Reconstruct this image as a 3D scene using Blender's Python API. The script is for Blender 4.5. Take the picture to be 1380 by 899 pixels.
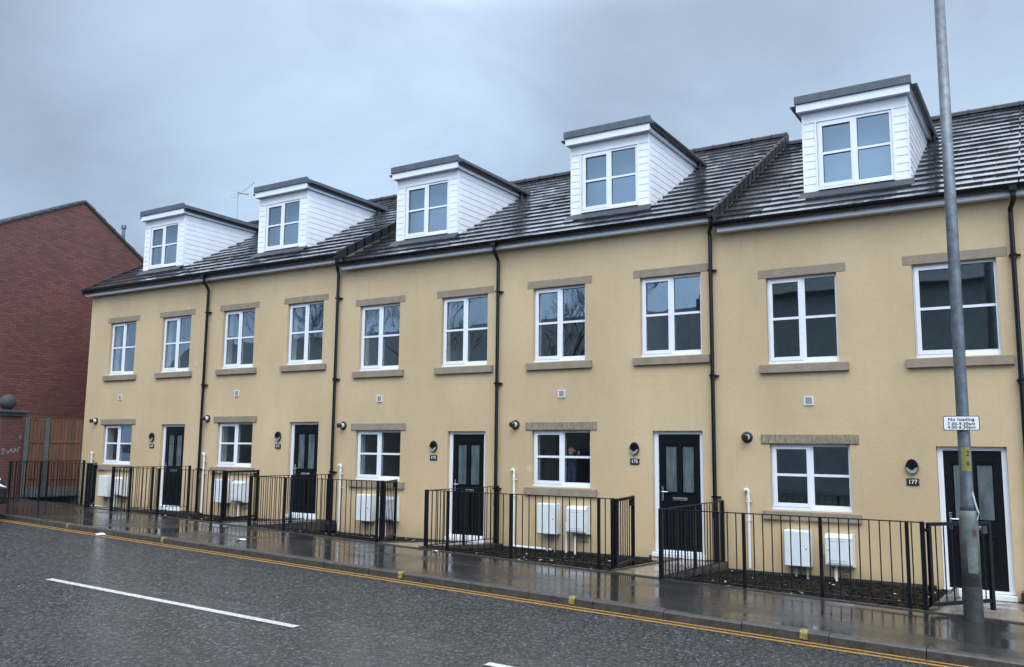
import bpy, math, random
from math import radians as R, sin, cos, pi
from mathutils import Vector, Matrix
random.seed(7)
for o in list(bpy.data.objects): bpy.data.objects.remove(o)
sc = bpy.context.scene
COL = sc.collection

# ---------------------------------------------------------------- camera
def setup_camera():
    cd = bpy.data.cameras.new('camera'); co = bpy.data.objects.new('camera', cd); COL.objects.link(co)
    yaw, pit, rol = R(-32.038), R(7.434), R(.58)
    f = Vector((sin(yaw)*cos(pit), cos(yaw)*cos(pit), sin(pit)))
    r = Vector((cos(yaw), -sin(yaw), 0)); u = r.cross(f)
    r2 = r*cos(rol)+u*sin(rol); u2 = u*cos(rol)-r*sin(rol)
    m = Matrix((r2, u2, -f)).transposed().to_4x4()
    m.translation = (21.299, -14.318, 1.505)
    co.matrix_world = m
    cd.sensor_fit = 'HORIZONTAL'; cd.sensor_width = 36; cd.lens = 1183.8*36/1380
    cd.clip_start = .1; cd.clip_end = 1500
    sc.camera = co
setup_camera()

# ---------------------------------------------------------------- world
SUN_EL, SUN_AZ = 50, 148      # azimuth measured clockwise from +y
def setup_world():
    w = bpy.data.worlds.new("World"); sc.world = w; w.use_nodes = True
    nt = w.node_tree; N = nt.nodes; L = nt.links; N.clear()
    out = N.new('ShaderNodeOutputWorld')
    sky = N.new('ShaderNodeTexSky'); sky.sky_type = 'NISHITA'; sky.sun_disc = False
    sky.sun_elevation = R(SUN_EL); sky.sun_rotation = R(SUN_AZ); sky.air_density = 1.5; sky.dust_density = 3
    b1 = N.new('ShaderNodeBackground'); b1.inputs['Strength'].default_value = .06
    L.new(sky.outputs[0], b1.inputs[0])
    tc = N.new('ShaderNodeTexCoord'); sp = N.new('ShaderNodeSeparateXYZ'); L.new(tc.outputs['Generated'], sp.inputs[0])
    mp = N.new('ShaderNodeMapping'); mp.inputs['Scale'].default_value = (1.5, 1.5, 3.6); L.new(tc.outputs['Generated'], mp.inputs[0])
    n1 = N.new('ShaderNodeTexNoise'); n1.inputs['Scale'].default_value = 1.5; n1.inputs['Detail'].default_value = 7; n1.inputs['Roughness'].default_value = .58
    n1.inputs['Distortion'].default_value = .5; L.new(mp.outputs[0], n1.inputs[0])
    # height gradient: paler towards the horizon, heavier cloud higher up, then the bright overhead
    rp = N.new('ShaderNodeValToRGB'); L.new(sp.outputs[2], rp.inputs[0])
    e = rp.color_ramp.elements; e[0].position = 0; e[0].color = (.49, .63, .82, 1); e[1].position = 1; e[1].color = (1.0, 1.1, 1.25, 1)
    for p, c in ((.20, (.455, .595, .79, 1)), (.34, (.41, .53, .69, 1)), (.46, (.37, .465, .60, 1)), (.54, (.62, .74, .92, 1)), (.64, (1.2, 1.33, 1.5, 1))):
        q = e.new(p); q.color = c
    nr = N.new('ShaderNodeMapRange'); L.new(n1.outputs[0], nr.inputs[0])
    nr.inputs[1].default_value = .33; nr.inputs[2].default_value = .68; nr.inputs[3].default_value = .86; nr.inputs[4].default_value = 1.14
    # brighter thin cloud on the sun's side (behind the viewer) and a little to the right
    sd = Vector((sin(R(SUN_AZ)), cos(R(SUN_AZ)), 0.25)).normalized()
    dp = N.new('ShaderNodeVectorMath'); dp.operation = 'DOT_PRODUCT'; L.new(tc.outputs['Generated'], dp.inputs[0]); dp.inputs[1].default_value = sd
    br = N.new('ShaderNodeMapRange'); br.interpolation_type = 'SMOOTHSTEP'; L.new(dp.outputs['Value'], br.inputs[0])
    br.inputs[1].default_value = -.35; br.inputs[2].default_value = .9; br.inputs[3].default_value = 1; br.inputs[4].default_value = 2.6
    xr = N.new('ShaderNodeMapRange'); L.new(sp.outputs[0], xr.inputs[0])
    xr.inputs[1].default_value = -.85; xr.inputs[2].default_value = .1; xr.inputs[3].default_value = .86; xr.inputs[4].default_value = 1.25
    # a bright thin patch of cloud high ahead
    pd = Vector((-.64, .63, .47)).normalized()
    d2 = N.new('ShaderNodeVectorMath'); d2.operation = 'DOT_PRODUCT'; L.new(tc.outputs['Generated'], d2.inputs[0]); d2.inputs[1].default_value = pd
    p2 = N.new('ShaderNodeMapRange'); p2.interpolation_type = 'SMOOTHSTEP'; L.new(d2.outputs['Value'], p2.inputs[0])
    p2.inputs[1].default_value = .945; p2.inputs[2].default_value = 1.0; p2.inputs[3].default_value = 0; p2.inputs[4].default_value = .65
    pn = N.new('ShaderNodeMath'); pn.operation = 'MULTIPLY_ADD'; L.new(p2.outputs[0], pn.inputs[0]); L.new(nr.outputs[0], pn.inputs[1]); L.new(nr.outputs[0], pn.inputs[2])
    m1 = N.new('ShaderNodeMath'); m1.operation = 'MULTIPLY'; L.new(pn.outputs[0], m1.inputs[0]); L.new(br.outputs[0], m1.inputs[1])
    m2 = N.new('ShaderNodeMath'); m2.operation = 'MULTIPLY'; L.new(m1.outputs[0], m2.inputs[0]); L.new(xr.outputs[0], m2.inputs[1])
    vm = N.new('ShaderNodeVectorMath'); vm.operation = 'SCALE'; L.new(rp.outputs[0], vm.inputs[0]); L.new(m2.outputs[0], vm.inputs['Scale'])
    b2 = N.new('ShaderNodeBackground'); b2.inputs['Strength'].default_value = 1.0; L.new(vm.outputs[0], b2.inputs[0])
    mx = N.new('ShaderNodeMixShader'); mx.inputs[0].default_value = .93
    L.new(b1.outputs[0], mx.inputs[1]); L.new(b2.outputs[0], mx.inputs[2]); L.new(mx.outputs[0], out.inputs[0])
setup_world()
sl = bpy.data.lights.new('sun', 'SUN'); sl.energy = .9; sl.angle = R(35); sl.color = (1, .95, .88)
so = bpy.data.objects.new('sun', sl); COL.objects.link(so)
so.rotation_euler = (R(90-SUN_EL), 0, R(180-SUN_AZ)+pi*0)
so.rotation_euler = Vector((-sin(R(SUN_AZ))*cos(R(SUN_EL)), -cos(R(SUN_AZ))*cos(R(SUN_EL)), -sin(R(SUN_EL)))).to_track_quat('-Z', 'Y').to_euler()
sc.view_settings.view_transform = 'Standard'; sc.view_settings.look = 'None'
sc.view_settings.exposure = 0.10; sc.view_settings.gamma = 1
sc.render.engine = 'CYCLES'
sc.cycles.max_bounces = 6; sc.cycles.transparent_max_bounces = 10; sc.cycles.glossy_bounces = 4; sc.cycles.diffuse_bounces = 3
sc.cycles.caustics_reflective = False; sc.cycles.caustics_refractive = False

# ---------------------------------------------------------------- materials
def nodes(name):
    m = bpy.data.materials.new(name); m.use_nodes = True
    nt = m.node_tree
    return m, nt.nodes, nt.links, nt.nodes['Principled BSDF']
def math_(N, L, op, a, b=None, c=None):
    n = N.new('ShaderNodeMath'); n.operation = op
    for i, v in enumerate((a, b, c)):
        if v is None: continue
        if isinstance(v, (int, float)): n.inputs[i].default_value = v
        else: L.new(v, n.inputs[i])
    return n.outputs[0]
def noise(N, L, vec, scale, detail=4, rough=.55, dist=0):
    n = N.new('ShaderNodeTexNoise'); n.inputs['Scale'].default_value = scale; n.inputs['Detail'].default_value = detail
    n.inputs['Roughness'].default_value = rough; n.inputs['Distortion'].default_value = dist
    if vec is not None: L.new(vec, n.inputs['Vector'])
    return n.outputs[0]
def ramp(N, L, fac, stops):
    r = N.new('ShaderNodeValToRGB'); L.new(fac, r.inputs[0]); e = r.color_ramp.elements
    while len(e) < len(stops): e.new(.5)
    for el, (p, c) in zip(e, stops):
        el.position = p; el.color = (c, c, c, 1) if isinstance(c, (int, float)) else (*c, 1)
    return r.outputs[0]
def wpos(N): return N.new('ShaderNodeNewGeometry').outputs['Position']
def mapping(N, L, vec, scale=(1, 1, 1), rot=(0, 0, 0)):
    m = N.new('ShaderNodeMapping'); m.inputs['Scale'].default_value = scale; m.inputs['Rotation'].default_value = rot
    L.new(vec, m.inputs[0]); return m.outputs[0]
def bump(N, L, P, h, strength=.3, dist=.01):
    b = N.new('ShaderNodeBump'); b.inputs['Strength'].default_value = strength; b.inputs['Distance'].default_value = dist
    L.new(h, b.inputs['Height']); L.new(b.outputs[0], P.inputs['Normal']); return b
def mixc(N, L, fac, a, b, mode='MIX'):
    n = N.new('ShaderNodeMix'); n.data_type = 'RGBA'; n.blend_type = mode
    for i, v in ((0, fac), (6, a), (7, b)):
        if isinstance(v, (int, float)): n.inputs[i].default_value = v
        elif isinstance(v, tuple): n.inputs[i].default_value = (*v, 1)
        else: L.new(v, n.inputs[i])
    return n.outputs[2]
M = {}
def simple(name, col, rough=.5, metal=0, spec=.5, var=.12, vs=6, bmp=0, bs=60, coat=0):
    m, N, L, P = nodes(name); g = wpos(N)
    f = noise(N, L, g, vs, 5, .6)
    a = tuple(c*(1-var) for c in col); b = tuple(min(1, c*(1+var)) for c in col)
    L.new(ramp(N, L, f, [(.3, a), (.7, b)]), P.inputs['Base Color'])
    P.inputs['Roughness'].default_value = rough; P.inputs['Metallic'].default_value = metal
    P.inputs['Specular IOR Level'].default_value = spec
    if 'Coat Weight' in P.inputs: P.inputs['Coat Weight'].default_value = coat
    if bmp: bump(N, L, P, noise(N, L, g, bs, 4), bmp, .01)
    M[name] = m; return m

def build_materials():
    # tan textured render
    m, N, L, P = nodes('render_coat'); g = wpos(N)
    big = noise(N, L, mapping(N, L, g, (1, 1, .55)), .55, 6, .6)
    streak = noise(N, L, mapping(N, L, g, (3.1, 3.1, .3)), 1.0, 5, .6)
    fine = noise(N, L, g, 130, 3, .6)
    c = ramp(N, L, big, [(.30, (.475, .358, .216)), (.52, (.56, .424, .260)), (.72, (.625, .482, .305))])
    c = mixc(N, L, ramp(N, L, streak, [(.45, 0.0), (.80, .22)]), c, (.46, .33, .19))
    mot = noise(N, L, g, 9, 4, .7)
    c = mixc(N, L, ramp(N, L, mot, [(.35, .16), (.65, 0.0)]), c, (.40, .32, .20))
    st = noise(N, L, mapping(N, L, g, (16, 16, .5)), 1.0, 3, .6)
    c = mixc(N, L, math_(N, L, 'MULTIPLY', ramp(N, L, st, [(.55, 0.0), (.75, .5)]), ramp(N, L, noise(N, L, g, .7, 3), [(.48, 0.0), (.66, 1.0)])), c, (.40, .30, .19))
    hz = N.new('ShaderNodeSeparateXYZ'); L.new(g, hz.inputs[0])
    hh_ = math_(N, L, 'MULTIPLY_ADD', noise(N, L, g, 1.3, 5, .65), 2.4, hz.outputs[2])
    c = mixc(N, L, ramp(N, L, math_(N, L, 'MULTIPLY', hh_, .2), [(.30, .30), (.62, 0.0)]), c, (.56, .40, .21))
    # small pale repair dabs
    vo = N.new('ShaderNodeTexVoronoi'); vo.inputs['Scale'].default_value = .8; L.new(g, vo.inputs['Vector'])
    dab = ramp(N, L, vo.outputs['Distance'], [(.035, .45), (.075, 0.0)])
    c = mixc(N, L, dab, c, (.66, .58, .44))
    sx = N.new('ShaderNodeSeparateXYZ'); L.new(g, sx.inputs[0])
    low = math_(N, L, 'MULTIPLY_ADD', sx.outputs[0], .022, sx.outputs[2])
    low = math_(N, L, 'MULTIPLY_ADD', noise(N, L, g, 4, 4), .5, low)
    c = mixc(N, L, ramp(N, L, math_(N, L, 'MULTIPLY', low, .5), [(.02, .55), (.24, 0.0)]), c, (.30, .225, .12))
    L.new(c, P.inputs['Base Color']); P.inputs['Roughness'].default_value = .82; P.inputs['Specular IOR Level'].default_value = .3
    h = math_(N, L, 'ADD', fine, math_(N, L, 'MULTIPLY', noise(N, L, g, 22, 3), 1.2))
    bump(N, L, P, h, .5, .005); M['render_coat'] = m
    # wet concrete roof tile
    m, N, L, P = nodes('roof_tile'); g = wpos(N)
    o = N.new('ShaderNodeNewGeometry').outputs['Random Per Island']
    c = ramp(N, L, noise(N, L, g, 30, 5, .7), [(.3, (.016, .018, .022)), (.7, (.038, .041, .048))])
    c = mixc(N, L, ramp(N, L, o, [(0, 0.0), (1, .5)]), c, (.036, .038, .044))
    L.new(c, P.inputs['Base Color'])
    wet = noise(N, L, mapping(N, L, g, (1, .8, .8)), .9, 5, .6)
    rr = math_(N, L, 'ADD', ramp(N, L, wet, [(.38, .10), (.62, .28)]), math_(N, L, 'MULTIPLY', o, .10))
    L.new(rr, P.inputs['Roughness']); P.inputs['Coat Weight'].default_value = 1; P.inputs['Coat Roughness'].default_value = .08; P.inputs['Specular IOR Level'].default_value = 1.0
    bump(N, L, P, noise(N, L, g, 45, 4, .6), .10, .003); M['roof_tile'] = m
    # road: coarse wet asphalt with wheel tracks
    m, N, L, P = nodes('asphalt'); g = wpos(N)
    v = N.new('ShaderNodeTexVoronoi'); v.inputs['Scale'].default_value = 40; L.new(g, v.inputs['Vector'])
    cc = ramp(N, L, v.outputs['Color'], [(.1, (.010, .012, .015)), (.6, (.014, .018, .025)), (.90, (.12, .135, .155))])
    c = mixc(N, L, ramp(N, L, noise(N, L, mapping(N, L, g, (.25, 1.3, 1)), 1.4, 4), [(.4, 0.0), (.7, .6)]), cc, (.026, .028, .032))
    L.new(c, P.inputs['Base Color'])
    pud = noise(N, L, mapping(N, L, g, (.30, 1.0, 1)), 1.3, 6, .7, .4)
    L.new(ramp(N, L, pud, [(.35, .06), (.62, .16)]), P.inputs['Roughness']); P.inputs['Specular IOR Level'].default_value = .95
    hh = math_(N, L, 'ADD', math_(N, L, 'MULTIPLY', v.outputs['Distance'], 1.2), math_(N, L, 'MULTIPLY', noise(N, L, g, 26, 6, .8), 1.6))
    b = bump(N, L, P, hh, .9, .014)
    L.new(ramp(N, L, pud, [(.38, .6), (.60, 1.0)]), b.inputs['Strength'])
    v2 = N.new('ShaderNodeTexVoronoi'); v2.inputs['Scale'].default_value = 44; L.new(g, v2.inputs['Vector'])
    s1 = N.new('ShaderNodeVectorMath'); s1.operation = 'SUBTRACT'; L.new(v2.outputs['Color'], s1.inputs[0]); s1.inputs[1].default_value = (.5, .5, .5)
    s2 = N.new('ShaderNodeVectorMath'); s2.operation = 'SCALE'; L.new(s1.outputs[0], s2.inputs[0]); L.new(ramp(N, L, pud, [(.38, .22), (.60, 1.1)]), s2.inputs['Scale'])
    s3 = N.new('ShaderNodeVectorMath'); s3.operation = 'ADD'; L.new(s2.outputs[0], s3.inputs[0]); L.new(b.outputs[0], s3.inputs[1])
    s4 = N.new('ShaderNodeVectorMath'); s4.operation = 'NORMALIZE'; L.new(s3.outputs[0], s4.inputs[0]); L.new(s4.outputs[0], P.inputs['Normal'])
    M['asphalt'] = m
    # pavement: smooth wet tarmac holding a film of water
    m, N, L, P = nodes('wet_tarmac'); g = wpos(N)
    c = ramp(N, L, noise(N, L, g, 90, 4, .7), [(.3, (.010, .010, .011)), (.7, (.036, .035, .036))])
    pud = noise(N, L, mapping(N, L, g, (.6, 1, 1)), 1.1, 5, .6, .6)
    c = mixc(N, L, ramp(N, L, noise(N, L, g, .9, 5, .7), [(.42, 0.0), (.7, .55)]), c, (.050, .040, .032))
    spk = N.new('ShaderNodeTexVoronoi'); spk.inputs['Scale'].default_value = 7; L.new(g, spk.inputs['Vector'])
    c = mixc(N, L, ramp(N, L, spk.outputs['Distance'], [(.035, .55), (.06, 0.0)]), c, (.20, .19, .17))
    L.new(c, P.inputs['Base Color'])
    L.new(ramp(N, L, pud, [(.40, .05), (.66, .30)]), P.inputs['Roughness']); P.inputs['Specular IOR Level'].default_value = .75
    b = bump(N, L, P, noise(N, L, g, 55, 5, .7), .3, .004)
    L.new(ramp(N, L, pud, [(.42, .08), (.68, .6)]), b.inputs['Strength']); M['wet_tarmac'] = m
    # kerb concrete, wet
    m, N, L, P = nodes('kerb_concrete'); g = wpos(N)
    c = ramp(N, L, noise(N, L, g, 14, 6, .7), [(.3, (.028, .027, .026)), (.7, (.075, .070, .064))])
    L.new(c, P.inputs['Base Color']); L.new(ramp(N, L, noise(N, L, g, 5, 4), [(.4, .22), (.65, .55)]), P.inputs['Roughness'])
    bump(N, L, P, noise(N, L, g, 70, 4), .35, .005); M['kerb_concrete'] = m
    # path flags
    m, N, L, P = nodes('path_slab'); g = wpos(N)
    c = ramp(N, L, noise(N, L, g, 3, 6, .7), [(.3, (.15, .125, .095)), (.7, (.26, .225, .175))])
    L.new(c, P.inputs['Base Color']); L.new(ramp(N, L, noise(N, L, g, 2.2, 4), [(.4, .12), (.65, .4)]), P.inputs['Roughness'])
    bump(N, L, P, noise(N, L, g, 90, 4), .25, .003); M['path_slab'] = m
    # soil
    m, N, L, P = nodes('soil'); g = wpos(N)
    c = ramp(N, L, noise(N, L, g, 22, 5, .7), [(.3, (.006, .005, .004)), (.75, (.024, .018, .014))])
    L.new(c, P.inputs['Base Color']); P.inputs['Roughness'].default_value = .7; P.inputs['Specular IOR Level'].default_value = .2
    bump(N, L, P, noise(N, L, g, 26, 6, .75), 1.0, .05); M['soil'] = m
    simple('verge_tile', (.018, .020, .025), .5, spec=.3, var=.35, vs=12, bmp=.2, bs=40)
    simple('bark', (.012, .008, .006), .7, spec=.12, var=.5, vs=14)
    simple('debris', (.30, .28, .25), .6, var=.3, vs=20)
    # stone lintels and sills
    m, N, L, P = nodes('sandstone'); g = wpos(N)
    c = ramp(N, L, noise(N, L, g, 5, 6, .65), [(.3, (.22, .180, .13)), (.7, (.31, .255, .185))])
    L.new(c, P.inputs['Base Color']); P.inputs['Roughness'].default_value = .7
    bump(N, L, P, noise(N, L, g, 60, 4), .3, .004); M['sandstone'] = m
    m, N, L, P = nodes('tooled_stone'); g = wpos(N)
    wv = noise(N, L, mapping(N, L, g, (38, 4, 9), (0, R(22), 0)), 1.0, 4, .7)
    c = ramp(N, L, wv, [(.36, (.16, .128, .085)), (.64, (.34, .285, .20))])
    L.new(c, P.inputs['Base Color']); P.inputs['Roughness'].default_value = .75
    bump(N, L, P, wv, .8, .012); M['tooled_stone'] = m
    simple('upvc', (.76, .79, .84), .28, var=.03, vs=3)
    simple('cladding', (.78, .80, .83), .3, var=.06, vs=2.5)
    simple('gasket', (.015, .015, .017), .5)
    simple('black_gloss', (.006, .007, .009), .25, spec=.3, var=.3, vs=8, bmp=.05)
    simple('black_paint', (.005, .006, .008), .38, spec=.25, var=.35, vs=12, bmp=.15, bs=90)
    simple('roof_trim', (.075, .092, .115), .45, var=.2, vs=8)
    simple('lead', (.030, .033, .040), .45, var=.3, vs=9, bmp=.3, bs=20)
    simple('door_leaf', (.003, .005, .008), .35, spec=.3, var=.2, vs=18, bmp=.18, bs=110)
    simple('white_plastic', (.72, .73, .72), .35, var=.07, vs=5)
    simple('box_white', (.68, .72, .72), .4, var=.06, vs=7)
    simple('grey_plastic', (.30, .31, .32), .45)
    simple('chrome', (.62, .63, .65), .2, 1.0, var=.1)
    simple('dark_plastic', (.016, .017, .019), .35)
    simple('lamp_lens', (.27, .29, .31), .35)
    simple('numeral_white', (.75, .74, .76), .5)
    simple('galvanised', (.13, .15, .17), .45, .6, var=.35, vs=9, bmp=.2, bs=40)
    simple('column_base', (.13, .145, .14), .6, .25, var=.4, vs=6, bmp=.4, bs=25)
    simple('column_dark', (.030, .036, .036), .55, var=.5, vs=8, bmp=.4, bs=25)
    simple('sign_face', (.80, .82, .84), .4, var=.03)
    simple('sign_black', (.012, .012, .014), .45)
    simple('sticker_yellow', (.20, .195, .05), .45, var=.12)
    simple('sticker_red', (.13, .02, .03), .4)
    simple('tape_green', (.30, .40, .34), .3)
    simple('cap_stone', (.040, .048, .050), .75, var=.4, vs=9, bmp=.5, bs=30)
    simple('grey_post', (.06, .066, .062), .75, var=.25, vs=7, bmp=.4, bs=40)
    simple('spray_paint', (.24, .24, .26), .6)
    simple('room_wall', (.62, .65, .62), .8, var=.1)
    simple('room_dark', (.07, .075, .08), .9, var=.2)
    simple('blind', (.20, .27, .36), .8, var=.12, vs=2)
    simple('board_white', (.85, .86, .88), .6)
    simple('skin', (.34, .20, .145), .5, var=.06)
    simple('hair', (.010, .008, .008), .5)
    simple('navy_cloth', (.010, .022, .075), .8, var=.3, vs=20)
    simple('pale_cloth', (.62, .62, .66), .8)
    simple('paper', (.72, .73, .75), .7)
    simple('car_body', (.020, .022, .028), .15, .3, coat=1)
    simple('car_trim', (.010, .010, .011), .5)
    simple('rubber', (.014, .014, .014), .7)
    simple('headlamp', (.72, .76, .80), .08, var=.1, vs=30)
    simple('slate', (.08, .09, .10), .4, var=.3, vs=4, bmp=.4, bs=8)
    simple('tree_bark', (.035, .030, .024), .8, var=.3, vs=6, bmp=.6, bs=20)
    simple('far_render', (.34, .38, .37), .85, var=.15, vs=1)
    # line paints: worn
    for nm, col in (('yellow_paint', (.46, .235, .03)), ('white_paint', (.62, .63, .62)), ('kerb_yellow', (.27, .225, .04))):
        m, N, L, P = nodes(nm); g = wpos(N)
        c = mixc(N, L, ramp(N, L, noise(N, L, g, 45, 5, .75), [(.38, .85), (.54, 0.0)]), col, (.05, .05, .05))
        L.new(c, P.inputs['Base Color']); P.inputs['Roughness'].default_value = .38
        bump(N, L, P, noise(N, L, g, 60, 4), .5, .006); M[nm] = m
    # double glazing: partly mirror, otherwise see-through and tinted
    m, N, L, P = nodes('glazing'); N.remove(P); out = N['Material Output']
    tr = N.new('ShaderNodeBsdfTransparent'); tr.inputs[0].default_value = (.86, .92, .91, 1)
    gl = N.new('ShaderNodeBsdfGlossy'); gl.inputs['Roughness'].default_value = .0; gl.inputs[0].default_value = (.68, .85, 1, 1)
    g = wpos(N); bb = N.new('ShaderNodeBump'); bb.inputs['Strength'].default_value = .06; bb.inputs['Distance'].default_value = .02
    L.new(noise(N, L, g, 1.3, 2), bb.inputs['Height']); L.new(bb.outputs[0], gl.inputs['Normal'])
    ge = N.new('ShaderNodeNewGeometry'); dt = N.new('ShaderNodeVectorMath'); dt.operation = 'DOT_PRODUCT'
    L.new(ge.outputs['Normal'], dt.inputs[0]); L.new(ge.outputs['Incoming'], dt.inputs[1])
    cs = math_(N, L, 'SUBTRACT', 1.0, math_(N, L, 'ABSOLUTE', dt.outputs['Value']))
    fac = math_(N, L, 'MULTIPLY_ADD', math_(N, L, 'POWER', cs, 3.5), .70, .23)
    mx = N.new('ShaderNodeMixShader'); L.new(fac, mx.inputs[0]); L.new(tr.outputs[0], mx.inputs[1]); L.new(gl.outputs[0], mx.inputs[2])
    L.new(mx.outputs[0], out.inputs[0]); M['glazing'] = m
    # frosted door glass
    m, N, L, P = nodes('frosted_glass'); g = wpos(N)
    c = ramp(N, L, noise(N, L, mapping(N, L, g, (9, 9, 2)), 1, 4, .6), [(.35, (.055, .075, .085)), (.7, (.14, .17, .18))])
    L.new(c, P.inputs['Base Color']); P.inputs['Roughness'].default_value = .14
    bump(N, L, P, noise(N, L, g, 120, 3), .3, .003); M['frosted_glass'] = m
    # brick (object space: local x along wall, z up)
    def brick(nm, c1, c2, mo, obj=True, rot=None, wet=.6):
        m, N, L, P = nodes(nm)
        tc = N.new('ShaderNodeTexCoord'); s = N.new('ShaderNodeSeparateXYZ'); L.new(tc.outputs['Object'], s.inputs[0])
        geo = N.new('ShaderNodeNewGeometry')
        cb = N.new('ShaderNodeCombineXYZ')
        L.new(math_(N, L, 'ADD', s.outputs[0], s.outputs[1]), cb.inputs[0]); L.new(s.outputs[2], cb.inputs[1])
        b = N.new('ShaderNodeTexBrick'); L.new(cb.outputs[0], b.inputs['Vector'])
        b.inputs['Scale'].default_value = 1; b.inputs['Brick Width'].default_value = .225; b.inputs['Row Height'].default_value = .075
        b.inputs['Mortar Size'].default_value = .0075; b.inputs['Mortar Smooth'].default_value = .3; b.inputs['Bias'].default_value = -.1
        b.inputs['Color1'].default_value = (*c1, 1); b.inputs['Color2'].default_value = (*c2, 1); b.inputs['Mortar'].default_value = (*mo, 1)
        nn = noise(N, L, mapping(N, L, geo.outputs['Position'], (.5, .5, .5)), 1.0, 6, .65)
        c = mixc(N, L, ramp(N, L, nn, [(.35, 0.0), (.75, .55)]), b.outputs[0], tuple(x*.45 for x in c1))
        L.new(c, P.inputs['Base Color']); P.inputs['Roughness'].default_value = wet
        hh = math_(N, L, 'SUBTRACT', math_(N, L, 'MULTIPLY', noise(N, L, geo.outputs['Position'], 60, 4), .4), b.outputs['Fac'])
        bump(N, L, P, hh, .6, .008); M[nm] = m
    brick('red_brick', (.19, .066, .050), (.11, .040, .034), (.038, .026, .028))
    brick('pier_brick', (.135, .040, .034), (.08, .027, .025), (.10, .08, .075))
    brick('far_brick', (.17, .13, .11), (.12, .10, .085), (.14, .13, .12))
    # fence timber, boards along z
    m, N, L, P = nodes('fence_timber'); g = wpos(N)
    c = ramp(N, L, noise(N, L, mapping(N, L, g, (9, 9, 1.0)), 1.0, 6, .7), [(.3, (.045, .018, .008)), (.7, (.19, .068, .022))])
    o = N.new('ShaderNodeNewGeometry').outputs['Random Per Island']
    c = mixc(N, L, ramp(N, L, o, [(0, 0.0), (1, .6)]), c, (.05, .024, .012))
    L.new(c, P.inputs['Base Color']); P.inputs['Roughness'].default_value = .6; M['fence_timber'] = m
build_materials()

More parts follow.
